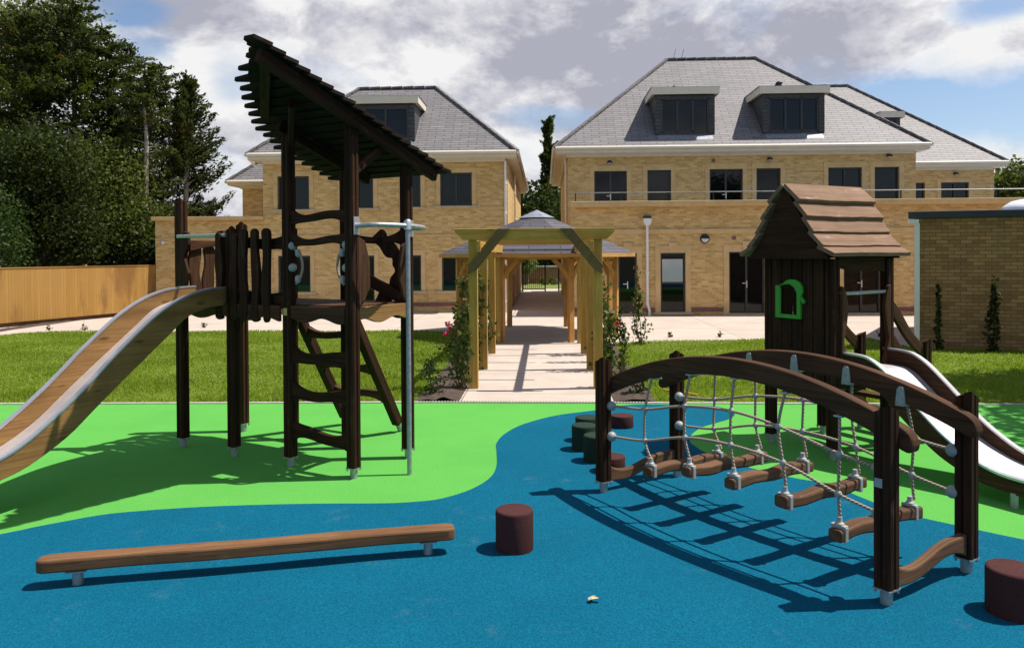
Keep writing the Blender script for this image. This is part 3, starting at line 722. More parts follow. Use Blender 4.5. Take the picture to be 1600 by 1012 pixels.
# low annexe at the right edge ------------------------------------------
def annexe():
    H = thing('flat_roofed_annexe', (8, 14.5, 0), 'low brick annexe with a dark flat roof edge at the right edge of the lawn', 'annexe')
    e = V(math.cos(math.radians(15)), -math.sin(math.radians(15))); n = V(e.y, -e.x); O = V(6.72, 14.28)
    m = MB(); P = lambda x, d, z: O + e*x - n*d + Z*z
    fp = [O, O+e*7, O+e*7+V(.2, 4), O+V(2.5, 4.2)]
    m.add([p-Z*.05 for p in fp]+[p+Z*2.36 for p in fp], [(0, 1, 5, 4), (1, 2, 6, 5), (2, 3, 7, 6), (3, 0, 4, 7)], None)
    m.build('wall', 'brick_brown', H)
    r = MB(); c_ = (fp[0]+fp[1]+fp[2]+fp[3])/4; rp = [p+(p-c_)*.03 for p in fp]; r.add([p+Z*2.361 for p in rp]+[p+Z*2.49 for p in rp], [(3, 2, 1, 0), (4, 5, 6, 7), (0, 1, 5, 4), (1, 2, 6, 5), (2, 3, 7, 6), (3, 0, 4, 7)], e); r.build('roof', 'dark_trim', H, .01)
    d = MB(); d.box(P(.04, -.045, 1.1), (.075, .075, 2.35), (e, n, Z)); d.box(P(-.02, -.05, 2.31), (.16, .1, .07), (e, n, Z)); d.build('corner_trim', 'white_plastic', H)
    s = MB(); s.lathe([(.45, 0), (.45, .05), (.40, .12), (.28, .2), (.14, .235), (0, .24)], P(2.1, 1.0, 2.49), 24); s.build('rooflight', 'dome_plastic', H)
annexe()

# ------------------------------------------------------------------ fence, gate, far wall
def fence():
    H = thing('timber_fence', (-13, 19, 0), 'tall orange close-boarded timber fence along the left side below the trees', 'fence')
    pts = [V(-16.6, 9.0), V(-15.1, 13.9), V(-13.62, 18.65), V(-12.12, 23.5)]
    m = MB(); cp = MB(); gb = MB()
    for p, q in zip(pts[:-1], pts[1:]):
        m.bar(p+Z*.78, q+Z*.78, .03, 1.38); cp.bar(p+Z*1.49, q+Z*1.49, .06, .03); gb.bar(p+Z*.05, q+Z*.05, .04, .12)
    m.g = [Z]*len(m.g)
    m.build('boards', 'fence_wood', H); cp.build('capping', 'fence_wood', H); gb.build('gravel_board', 'wood_dark', H)
    for p, q in zip(pts[:-1], pts[1:]):
        n = 2
        for k in range(n):
            c = p.lerp(q, k/n); b = MB(); d = (q-p).normalized(); b.box(c+V(-.06, 0, .75), (.09, .09, 1.6)); b.build('post', 'fence_wood', H)
fence()
def gate():
    H = thing('metal_gate', (-.2, 36.4, 0), 'black metal railing gate at the far end of the passage', 'gate')
    Y = 36.4; leaf = MB()
    for x in np.arange(-1.0, -.05, .095): leaf.box(V(x, Y, .95), (.018, .018, 1.7))
    for z in (.12, 1.72): leaf.box(V(-.52, Y, z), (1.02, .03, .045))
    leaf.build('leaf', 'black_iron', H)
    for x in (-1.05, .02, .66):
        p = MB(); p.box(V(x, Y, .95), (.065, .065, 1.9)); p.build('post', 'black_iron', H)
gate()
sheet('path', [(-6, 38), (6, 38), (6, 39.2), (-6, 39.2)], .002, 'paving')
sheet('lawn', [(-8, 39.2), (8, 39.2), (8, 46), (-8, 46)], .002, 'lawn_base')
def far_wall():
    H = thing('garden_wall', (0, 46, 0), 'red brick garden wall with pale coping beyond the gate', 'wall')
    m = MB(); m.box(V(0, 46.1, .5), (14, .22, 1.0)); m.g = [None]*len(m.g); m.build('brickwork', 'brick_red', H)
    c = MB(); c.box(V(0, 46.1, 1.04), (14, .3, .08)); c.build('coping', 'render_white', H)
far_wall()

# ------------------------------------------------------------------ play equipment: shared pieces
def post_shape(m, base, ax, h0, h1, wd=.088, slant=.03, sd=None):
    """square post with softened corners and one V groove in every face, top cut on a slope"""
    ex, ey = ax; r = wd/2; c = .010; gw = .008; gd = .010; q = []
    side = [(r, -r+c), (r, -gw), (r-gd, 0), (r, gw), (r, r-c)]
    for k in range(4):
        cs, sn = [(1, 0), (0, 1), (-1, 0), (0, -1)][k]
        q += [(x*cs-y*sn, x*sn+y*cs) for x, y in side]
    n = len(q); b = Vector(base)
    lo = [b + ex*x + ey*y + Z*h0 for x, y in q]; sd = sd or (ex+ey)
    hi = [b + ex*x + ey*y + Z*(h1 + slant*(x*sd.dot(ex)+y*sd.dot(ey))/r*.5) for x, y in q]
    m.add(lo+hi, [tuple(range(n))[::-1], tuple(range(n, 2*n))] + [(i, (i+1) % n, n+(i+1) % n, n+i) for i in range(n)], Z)
def post(root, base, ax, h1, name='post', foot=.085, slant=.03, wd=.088, sd=None):
    m = MB(); post_shape(m, base, ax, foot, h1, wd, slant, sd); o = m.build(name, 'wood_dark', root)
    f = MB(); b = Vector(base); f.lathe([(.030, -.02), (.030, foot+.01)], b, 14); f.box(b+Z*(foot-.004), (wd*1.02, wd*1.02, .008), (ax[0], ax[1], Z))
    for i in (-1, 1):
        for j in (-1, 1): f.lathe([(.008, -.018), (.008, 0)], b+ax[0]*(i*wd*.4)+ax[1]*(j*wd*.4)+Z*(foot-.006), 6)
    f.build('post_foot', 'galvanised', o)
    return o
def wavy(p, q, h=.075, amp=.018, flare=.03, ph=0.0, n=18, cycles=1.0):
    """outline of a shaped bar in the plane (along, up); returns polygon, origin, direction"""
    p, q = Vector(p), Vector(q); L = (q-p).length; top = []; bot = []
    for i in range(n+1):
        t = i/n; e = flare*(abs(2*t-1)**5); w_ = amp*math.sin(2*math.pi*cycles*t+ph)
        top.append((t*L, h/2+e+w_)); bot.append((t*L, -h/2-e+w_*.8))
    return top + bot[::-1], p, (q-p).normalized()
def wavy_bar(m, p, q, th=.05, **kw):
    poly, O, e = wavy(p, q, **kw); upv = (Z - e*Z.dot(e)).normalized(); m.prism(poly, O, e, upv, th, e)
def skirt(m, p, q, z1, z0, th=.035, ph=0.0):
    """deck board with a scalloped lower edge"""
    p, q = Vector(p), Vector(q); L = (q-p).length; e = (q-p).normalized(); n = 24
    bot = [(L*i/n, z0+.02*math.sin(2*math.pi*i/n*1.5+ph)) for i in range(n+1)]
    m.prism([(0, z1), (L, z1)] + bot[::-1], V(p.x, p.y, 0), e, Z, th, e)
def picket_poly(wd, z0, z1, amp=.008, ph=0.0, n=14):
    r = wd/2; L = []; R = []
    for i in range(n+1):
        z = z0+r+(z1-z0-2*r)*i/n; o = amp*math.sin(i/n*7+ph); k = 1+.12*math.sin(i/n*9+ph*2)
        L.append((-r*k+o, z)); R.append((r*k+o, z))
    top = [(R[-1][0]*math.cos(t)+(L[-1][0]+R[-1][0])/2*(1-math.cos(t)), z1-r+r*math.sin(t)) for t in np.linspace(.35, 2.79, 7)]
    bot = [(L[0][0]*math.cos(t), z0+r-r*math.sin(t)) for t in np.linspace(.35, 2.79, 7)]
    return R + top + L[::-1] + bot
def ball(m, c, r=.034): m.lathe([(r*math.cos(t), r*math.sin(t)) for t in np.linspace(-1.5, 1.5, 9)], c, 14)

# ------------------------------------------------------------------ the play tower
def play_tower():
    a = V(.885, -.466).normalized(); b = V(-a.y, a.x); m_ = .69; A = V(-3.343, 6.94)
    P = lambda i, j, z=0, da=0, db=0: A + a*(i*m_+da) + b*(j*m_+db) + Z*z
    H = thing('play_tower', (-2.3, 6.75, 0), 'tall dark wooden climbing tower with a jagged sloping roof, deck, fireman pole and slide', 'climbing frame')
    roofz = lambda t: 2.84+.32*t
    # posts
    for (i, j, h) in [(0, 0, 2.24), (1, 0, 1.97), (0, 1, 2.05), (1, 1, 2.0), (2, 0, 2.77), (3, 0, 2.77), (2, 1, 2.52), (3, 1, 2.52)]:
        post(H, P(i, j), (a, b), h, slant=.05 if h < 2.3 else 0, sd=a-b)
    # deck
    d = MB()
    for k in range(6): d.box(P(1.5, (k+.5)/6, 1.335), (3*m_-.06, m_/6-.012, .035), (a, b, Z), a)
    d.build('deck', 'wood_board', H, .004)
    for (p, q, ph, mt) in [(P(0, 0, db=-.055), P(1, 0, db=-.055), 0, 'wood_board'), (P(1, 0, da=.05, db=-.055), P(2, 0, da=-.05, db=-.055), 1, 'wood_board'), (P(2, 0, da=.05, db=-.02), P(3, 0, da=-.05, db=-.02), 2.4, 'wood_board'),
                       (P(3, 0, da=.01, db=.05), P(3, 1, da=.01, db=-.05), .6, 'wood_slide'), (P(0, 1, da=.05), P(1, 1, da=-.05), 0, 'wood_board'), (P(1, 1, da=.05), P(2, 1, da=-.05), 1, 'wood_board'), (P(2, 1, da=.05), P(3, 1, da=-.05), 2, 'wood_board'),  # pole-side skirt: sunlit tone put into the colour, using the paler slide wood
                       (P(0, 0, db=.05), P(0, 1, db=-.05), 0, 'wood_board')]:
        s = MB(); skirt(s, p, q, 1.342, 1.225, .034, ph); s.build('deck_skirt', mt, H, .004)
    # front ladder rungs and guard bars between the two front roof posts
    for z, ph, h in ((.285, .3, .085), (.615, 2.4, .08), (.92, 2.8, .085), (1.87, 2.9, .055), (2.065, 3.3, .06)):
        r = MB(); wavy_bar(r, P(2, 0, z+.01, da=.03), P(3, 0, z-.005, da=-.03), .05, h=h, amp=.018, flare=.045, ph=ph); r.build('rung' if z < 1.2 else 'guard_bar', 'wood_dark', H, .006)
    # back guard bar and crossed branch bars
    r = MB(); wavy_bar(r, P(2, 1, 1.885, da=.03), P(3, 1, 1.9, da=-.03), .045, h=.06, amp=.012, flare=.05, ph=1); r.build('guard_bar', 'wood_dark', H, .006)
    def limb(pts, wd):
        c = smooth_curve(pts, 8); L = []; R = []
        for k, (x, z) in enumerate(c):
            x0, z0 = c[max(k-1, 0)]; x1, z1 = c[min(k+1, len(c)-1)]; l = math.hypot(x1-x0, z1-z0); nx, nz = -(z1-z0)/l, (x1-x0)/l
            w_ = wd*(.5+.10*math.sin(k*.7)); L.append((x+nx*w_, z+nz*w_)); R.append((x-nx*w_, z-nz*w_))
        br = MB(); br.prism(L+R[::-1], P(0, 1), a, Z, .045, Z); br.build('branch_bar', 'wood_dark', H, .008)
    limb([(1.75, 1.95), (1.84, 1.83), (1.96, 1.75), (2.0, 1.62), (1.93, 1.47), (1.80, 1.36), (1.70, 1.27)], .115)
    br = MB(); wavy_bar(br, P(2, 1, 1.66, da=.10, db=-.05), P(3, 1, 1.37, da=-.02, db=-.05), .045, h=.10, amp=.015, flare=0, ph=2); br.build('branch_bar', 'wood_dark', H, .008)
    # shaped side boards of the pole exit
    for (q0, s_, z0, z1, wd) in ((.05, 1, 1.33, 1.90, .135), (.64, -1, 1.36, 1.86, .07)):
        poly = [(0, z0), (s_*wd*.45, z0+.05), (s_*wd, z0+.17), (s_*wd, z1-.2), (s_*wd*.55, z1-.03), (0, z1)]
        s = MB(); s.prism(poly, P(3, 0, da=.012), b*1, Z, .03, Z); 
        s.v = [v + b*q0 for v in s.v]; s.build('side_board', 'wood_board', H, .005)
    # rope grips with balls
    for (i, da, sgn) in ((2, .05, 1), (3, -.05, -1)):
        for z in (1.835, 1.655):
            g = MB(); ball(g, P(i, 0, z, da=da, db=-.01), .036); g.build('grip_ball', 'plastic_grey', H)
        g = MB(); pts = smooth_curve([tuple(P(i, 0, 1.80, da=da+sgn*.02)), tuple(P(i, 0, 1.775, da=da+sgn*.075)), tuple(P(i, 0, 1.66, da=da+sgn*.105)), tuple(P(i, 0, 1.56, da=da+sgn*.07)), tuple(P(i, 0, 1.52, da=da+sgn*.03))], 6)
        g.tube(pts, .011, 8); ro = g.build('grip_rope', 'rope', H)
        for z, o in ((1.775, .055), (1.56, .05)):
            g = MB(); g.lathe([(.012, -.032), (.024, -.018), (.024, .018), (.012, .032)], P(i, 0, z, da=da+sgn*o), 10); g.build('rope_ferrule', 'plastic_white', ro)
    # picket panel on the front of the middle bay
    for s_ in (.905-.69, 1.054-.69, 1.185-.69):
        p = MB(); p.prism(picket_poly(.085, 1.195, 1.985, .009, s_*30), P(1, 0, da=s_, db=-.065), a, Z, .035, Z); p.build('picket', 'wood_dark', H, .006)
    p = MB(); p.prism(picket_poly(.07, 1.2, 1.96, .012, 4), P(1, 0, da=-.085, db=-.065), a, Z, .035, Z); p.build('picket', 'wood_dark', H, .006)
    p = MB(); p.prism(picket_poly(.085, 1.2, 1.95, .010, 2), P(1, 0, da=.10, db=-.065), a, Z, .035, Z); p.build('picket', 'wood_dark', H, .006)
    for z in (1.86, 1.40):
        r = MB(); wavy_bar(r, P(1, 0, z, da=.03), P(2, 0, z, da=-.03), .04, h=.09, amp=.01, flare=.02, ph=.5); r.build('panel_rail', 'wood_dark', H, .006)
    # bolts in pickets
    # picket panel on the far left side of the slide bay
    for k, y in enumerate((.10, .25, .39, .53)):
        p = MB(); p.prism(picket_poly(.115, 1.26, 1.86, .010, k*2.1), P(0, 0, da=.03, db=y+.02), b, Z, .03, Z); p.build('picket', 'wood_board', H, .006)
    r = MB(); poly = [(0, 1.86), (m_-.08, 1.86)] + [(m_-.08-(m_-.08)*i/10, 1.76+.05*math.sin(math.pi*i/10)) for i in range(11)]
    poly = [(0, 1.90)] + [(m_-.08, 1.90)] + [((m_-.08)*(1-i/10), 1.80+.045*math.sin(math.pi*i/10)) for i in range(11)]
    r.prism(poly, P(0, 0, da=.062, db=.04), b, Z, .03, b); r.build('panel_rail', 'wood_board', H, .004)
    # slide entrance: cross bar and wavy side boards
    r = MB(); r.tube([P(0, 0, 1.935, da=.02, db=-.05), P(1, 0, 1.935, da=-.02, db=-.05)], .017, 10); r.build('cross_bar', 'galvanised', H)
    for (i, s_) in ((0, 1), (1, -1)):
        poly = [(0, 1.34), (s_*.10, 1.34), (s_*.055, 1.45), (s_*.11, 1.6), (s_*.05, 1.74), (s_*.115, 1.86), (s_*.10, 1.97), (s_*.03, 1.98), (0, 1.93)]
        s = MB(); s.prism(poly, P(i, 0, da=s_*.044, db=-.03), a, Z, .035, Z); s.build('side_board', 'wood_dark', H, .006)
    # rear ladder leaning out of the middle bay
    for i in (1, 2):
        s = MB(); p, q = P(i, 1, 1.22, db=.06), P(i, 1, .09, db=.72); dv = (q-p).normalized()
        s.bar(p, q, .085, .085, b); o = s.build('ladder_stringer', 'wood_dark', H, .008)
        f = MB(); f.tube([q-dv*.01, q+dv*.12], .028, 10); f.build('post_foot', 'galvanised', o)
    for z in (1.0, .68, .39):
        t = .06+.66*(1.22-z)/1.13; r = MB(); wavy_bar(r, P(1, 1, z, da=.03, db=t), P(2, 1, z, da=-.03, db=t), .06, h=.065, amp=.012, flare=.03, ph=z*9); r.build('rung', 'wood_board', H, .006)
    # fireman pole with its bent top bar
    pole = V(-1.088, 6.079); px = MB(); px.tube([pole-Z*.02, pole+Z*1.975], .019, 12); po = px.build('fireman_pole', 'galvanised', H)
    bar = MB(); pts = smooth_curve([tuple(P(3, 0, 1.985, da=.05, db=0)), tuple(P(3, 0, 1.99, da=.22, db=.05)), tuple(pole+Z*1.985), tuple(V(-1.025, 6.30, 1.982)), tuple(V(-1.03, 6.50, 1.98)), tuple(P(3, 1, 1.98, da=.045, db=.0))], 8)
    bar.tube(pts, .019, 12); bar.build('pole_bar', 'galvanised', po)
    cl = MB(); cl.lathe([(.03, -.03), (.03, .035), (.02, .05), (0, .055)], pole+Z*1.985, 12)
    cl.build('pole_clamp', 'steel_trim', po)
    for c in (P(3, 0, 1.985, da=.048), P(3, 1, 1.98, da=.048)): cl = MB(); cl.box(c, (.012, .06, .14), (a, b, Z)); cl.build('bar_plate', 'steel_trim', po)
    tg = MB(); tg.box(P(2, 0, 1.29, db=-.047), (.04, .006, .06), (a, b, Z)); tg.build('inspection_plate', 'tag_plate', H)
    # ---- roof: lapped boards on two rafters, left ends stepped like feathers
    F0 = P(3, 0, 0, da=.13)
    R = lambda w_, t, dz=0: F0 - a*w_ - b*t + Z*(roofz(t)+dz)
    sl_ = (-b + Z*.32).normalized(); nr = (a.cross(-b + Z*.32)).normalized(); nr = nr if nr.z > 0 else -nr
    tk = [-1.2, -1.06, -.92, -.78, -.63, -.33, -.01, .255, .473, .605, .703, .85, .97, 1.15]; wk = [1.19, 1.23, 1.25, 1.26, 1.27, 1.21, 1.08, .89, .70, .56, .47, .25, .10, .03]
    n = 19; t0, t1 = -1.12, 1.06; st = (t1-t0)/n
    rf = None
    for k in range(n):
        ta = t0+k*st; tb = ta+st*1.25; wl = float(np.interp(ta+st*.6, tk, wk)); j = random.uniform(-.012, .02)
        wl += .02; sc = min(1, wl/.45); r0 = -.02+random.uniform(-.008, .008); tip = (.115+random.uniform(-.02, .035))*sc
        poly = [(r0-.018, 0), (wl-.02*sc, 0), (wl+tip, st*.50), (wl+tip*.95, st*.72), (wl-.03*sc, st*.86), (wl-.08*sc, st*1.25), (r0+.008, st*1.25)]
        m = MB(); O = R(0, ta, 0) + nr*.018; tilt = (sl_ - nr*.105).normalized()
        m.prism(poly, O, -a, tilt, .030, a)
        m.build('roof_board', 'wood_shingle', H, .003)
    for w_, ta, tb, hh in ((.06, -1.02, .98, .10), (.82, -1.0, .10, .10)):
        m = MB(); m.bar(R(w_, ta, -.055), R(w_, tb, -.055), .05, hh, nr); m.build('rafter', 'wood_dark', H, .005)
    m = MB(); m.bar(R(.10, .88, -.03), R(.84, .22, -.03), .07, .05, nr); m.build('roof_beam', 'wood_dark', H, .005)
    for p, q in ((P(2, 0, 2.66, da=.03), R(.40, .36, -.05)), (P(3, 0, 2.42, db=.03), R(.13, -.36, -.09))):
        m = MB(); m.bar(p, q, .045, .07); m.build('brace', 'wood_dark', H, .005)
    # ---- slide
    slide(H, P(0, 0, db=-.0), P(1, 0, db=-.0), a, -b, (.18, .05),
          [(0, 1.478), (.15, 1.474), (.288, 1.458), (.439, 1.42), (.59, 1.355), (.764, 1.248), (1.047, 1.02), (1.241, .845), (1.437, .681), (1.701, .490), (1.907, .394), (2.15, .345), (2.45, .325)],
          [(0, 1.325), (.15, 1.322), (.288, 1.300), (.439, 1.245), (.59, 1.13), (.764, .995), (1.047, .775), (1.241, .618), (1.437, .462), (1.701, .318), (1.907, .258), (2.15, .215), (2.45, .20)], 'wood_slide', 2.35)
def slide(H, p, q, ax, dr, ins, rail, bot, mat, legt):
    i0_, i1_ = ins if isinstance(ins, tuple) else (ins, ins); L = (q-p).length; rail = smooth_curve(rail, 4); bot = smooth_curve(bot, 4)
    B0 = V(p.x, p.y, 0)
    so_ = None
    for s_ in (i0_, L-i1_):
        w_ = MB(); w_.prism(rail + bot[::-1], B0 + ax*s_, dr, Z, .035, dr); o = w_.build('slide_wall', mat, H, .004)
        e = MB(); vs = []; fs = []
        for k, (t, z) in enumerate(rail):
            for s2 in (-.022, .022): vs.append(B0 + ax*(s_+s2) + dr*t + Z*(z+.010)); vs.append(B0 + ax*(s_+s2) + dr*t + Z*(z-.006))
        for k in range(len(rail)-1):
            i = 4*k; fs += [(i, i+2, i+6, i+4), (i+1, i, i+4, i+5), (i+2, i+3, i+7, i+6)]
        e.add(vs, fs, dr, None, False); e.build('rail_edge', 'steel_trim', o)
    bed = MB(); vs = []; fs = []
    bz = [(t, z+.050) for t, z in bot]
    for k, (t, z) in enumerate(bz):
        for s2 in (i0_+.02, L-i1_-.02): vs.append(B0 + ax*s2 + dr*t + Z*z); vs.append(B0 + ax*s2 + dr*t + Z*(z-.02))
    for k in range(len(bz)-1):
        i = 4*k; fs += [(i, i+2, i+6, i+4), (i+3, i+1, i+5, i+7)]
    bed.add(vs, fs, dr, None, True); bed.build('slide_bed', 'stainless', H)
    for s_ in (i0_, L-i1_):
        f = MB(); f.lathe([(.026, -.02), (.026, float(np.interp(legt, [k[0] for k in bot], [k[1] for k in bot]))+.01)], B0 + ax*s_ + dr*legt, 12); f.build('slide_foot', 'galvanised', H)
play_tower()

# ------------------------------------------------------------------ the playhouse
def playhouse():
    p = V(.5, -.866).normalized(); q = V(.866, .5).normalized(); m_ = .69; Q = V(2.09, 7.20)
    P = lambda i, j, z=0, dp=0, dq=0: Q + p*(i*m_+dp) + q*(j*m_+dq) + Z*z
    H = thing('playhouse', (2.6, 7.0, 0), 'small dark wooden playhouse with a pitched board roof, green window frame and steel slide', 'playhouse')
    for i in (0, 1):
        for j in (0, 1): post(H, P(i, j), (p, q), 1.70, slant=0)
    d = MB()
    for k in range(6): d.box(P(.5, (k+.5)/6, .70), (m_-.02, m_/6-.01, .035), (p, q, Z), p)
    d.build('floor', 'wood_board', H, .004)
    for (a0, b0, ph) in [(P(0, 0, dp=.05), P(1, 0, dp=-.05), 0), (P(1, 0, dq=.05), P(1, 1, dq=-.05), 1), (P(0, 1, dp=.05), P(1, 1, dp=-.05), 2), (P(0, 0, dq=.05), P(0, 1, dq=-.05), 3)]:
        s = MB(); skirt(s, a0, b0, .71, .575, .034, ph); s.build('floor_skirt', 'wood_dark', H, .004)
    # front panel of upright planks with a window opening
    x0, x1 = .055, m_-.055; n = 5; pw = (x1-x0)/n; hx0, hx1, hz0, hz1 = .15, .40, 1.185, 1.44
    for k in range(n):
        a, b = x0+k*pw+.005, x0+(k+1)*pw-.005; zt = 1.72
        m = MB(); c0, c1 = max(a, hx0), min(b, hx1)
        if c1 > c0+.01:
            if c0 > a+.004: m.prism([(a, .60), (c0, .60), (c0, zt), (a, zt)], P(0, 0, dq=-.03), p, Z, .028, Z)
            m.prism([(c0, .60), (c1, .60), (c1, hz0), (c0, hz0)], P(0, 0, dq=-.03), p, Z, .028, Z)
            m.prism([(c0, hz1), (c1, hz1), (c1, zt), (c0, zt)], P(0, 0, dq=-.03), p, Z, .028, Z)
            if c1 < b-.004: m.prism([(c1, .60), (b, .60), (b, zt), (c1, zt)], P(0, 0, dq=-.03), p, Z, .028, Z)
        else: m.prism([(a, .60), (b, .60), (b, zt), (a, zt)], P(0, 0, dq=-.03), p, Z, .028, Z)
        m.build('wall_plank', 'wood_dark', H, .003)
    for a, b in ((.05, .17), (.174, .30), (.335, .45), (.454, .56), (.564, .645)):
        m = MB(); m.prism([(a, .60), (b, .60), (b, 1.70), (a, 1.70)], P(0, 0, dp=-.03), q, Z, .028, Z); m.build('wall_plank', 'wood_dark', H, .003)
    # green frame with its cap and tail
    g = MB(); O = P(0, 0, dq=-.058); t = .036
    X = lambda u: .118+(u-1221)*.0070; W = lambda v: 1.465-(v-446)*.00578
    fr = [[(1221, 447), (1228, 447), (1228, 491), (1221, 497)], [(1221, 497), (1228, 491), (1256, 491), (1262, 497)], [(1256, 491), (1256, 466), (1262, 466), (1262, 497)],
          [(1228, 447), (1234, 445.5), (1244, 444), (1252, 449), (1256, 457), (1256, 466), (1262, 466), (1263, 462), (1265.5, 456), (1265, 448), (1261, 441), (1254, 437.5), (1245, 437), (1239, 439), (1235, 443), (1228, 446)],
          [(1263, 462), (1269, 470), (1266, 473.5), (1262, 467.5)]]
    for k, f in enumerate(fr): g.prism([(X(u), W(v)) for u, v in f], O - q*(.0015*(k % 2)), p, Z, .02+.001*k)
    g.build('window_frame', 'green_panel', H, .002)
    # roof outline in (across, up) for both slopes
    pr = [(0, 2.335), (.115, 2.185), (.20, 2.05), (.265, 1.925), (.36, 1.795), (.475, 1.715)]
    qa, qb = -.215, m_+.075; mid = m_/2
    for sg in (1, -1):
        for k in range(5):
            (s0, z0), (s1, z1) = pr[k], pr[k+1]; L = math.hypot(s1-s0, z1-z0)+.035
            dn = (p*(sg*(s1-s0)) + Z*(z1-z0)).normalized(); nn = dn.cross(q); nn = nn if nn.z > 0 else -nn
            O = P(0, 0, dp=mid+sg*s0, dq=0) + Z*z0 + nn*.012
            nq = 16; lo = []; wv = random.uniform(0, 6)
            for i in range(nq+1):
                x = qa+(qb-qa)*i/nq; lo.append((x, L+.004*math.sin(i*.5+wv)+.002*math.sin(i*1.7+wv)))
            dt = (dn + nn*.20).normalized()
            m = MB(); m.prism([(qa, 0), (qb, 0)] + lo[::-1], O, q, dt, .036, q); m.build('roof_board', 'wood_roof', H, .003)
    # gables and eave beams
    for dq, nm in ((-.165, 'front'), (m_+.03, 'back')):
        m = MB()
        for k in range(5):
            za, zb = 1.70+k*.125, 1.70+k*.125+.135
            wa = np.interp(za, [z for _, z in pr[::-1]], [s for s, _ in pr[::-1]])-.02; wb = np.interp(zb, [z for _, z in pr[::-1]], [s for s, _ in pr[::-1]])-.02
            wb = max(wb, .004); m.prism([(mid-wa, za), (mid+wa, za), (mid+wb, zb), (mid-wb, zb)], P(0, 0, dq=dq-.003*k*(1 if dq < 0 else -1)), p, Z, .026, p)
        m.build('gable', 'wood_dark', H, .003)
    for i in (0, 1):
        m = MB(); skirt(m, P(i, 0, dq=.05), P(i, 1, dq=-.05), 1.72, 1.60, .04, 1.2); m.build('eave_beam', 'wood_dark', H, .004)
    # exit to the slide
    m = MB(); m.tube([P(1, 0, 1.405, dp=.04, dq=.03), P(1, 1, 1.41, dp=.04, dq=-.03)], .015, 10); m.build('cross_bar', 'galvanised', H)
    for j, s_ in ((0, 1), (1, -1)):
        poly = [(0, .72), (s_*.11, .72), (s_*.07, .86), (s_*.03, 1.0), (s_*.065, 1.15), (s_*.085, 1.28), (s_*.06, 1.40), (s_*.03, 1.46), (0, 1.47)]
        m = MB(); m.prism(poly, P(1, j, dq=s_*.03, dp=.05), q, Z, .035, Z); m.build('side_board', 'wood_board', H, .006)
    # stairs on the right-hand end, with stepped handrails
    for i in (0, 1):
        o = .0
        post(H, P(i, 1, dq=.53), (p, q), .94, 'stair_post')
        m = MB(); wavy_bar(m, P(i, 1, 1.27, dq=.03), P(i, 1, .82, dq=.50), .035, h=.10, amp=.015, flare=.0, ph=1); m.build('handrail', 'wood_board', H, .006)
        m = MB(); wavy_bar(m, P(i, 1, 1.00, dq=.03), P(i, 1, .58, dq=.50), .035, h=.075, amp=.012, flare=.0, ph=2); m.build('handrail', 'wood_board', H, .006)
        m = MB(); m.bar(P(i, 1, .66, dq=.03, dp=.03*(1-2*i)), P(i, 1, .14, dq=.62, dp=.03*(1-2*i)), .035, .13); m.build('stair_stringer', 'wood_board', H, .005)
    for k in range(3):
        z = .56-k*.165; m = MB(); m.box(P(.5, 1, z, dq=.14+k*.19), (m_-.08, .13, .04), (p, q, Z), p); m.build('tread', 'wood_board', H, .006)
    slide(H, P(1, 0, dp=.02), P(1, 1, dp=.02), q, p, .06,
          [(0, .905), (.2, .90), (.30, .878), (.42, .81), (.564, .69), (.674, .592), (.80, .485), (.934, .382), (1.131, .268), (1.33, .205), (1.58, .19)],
          [(0, .73), (.2, .725), (.30, .69), (.42, .60), (.564, .475), (.674, .385), (.80, .29), (.934, .21), (1.131, .132), (1.33, .095), (1.58, .085)], 'wood_board', 1.42)
playhouse()

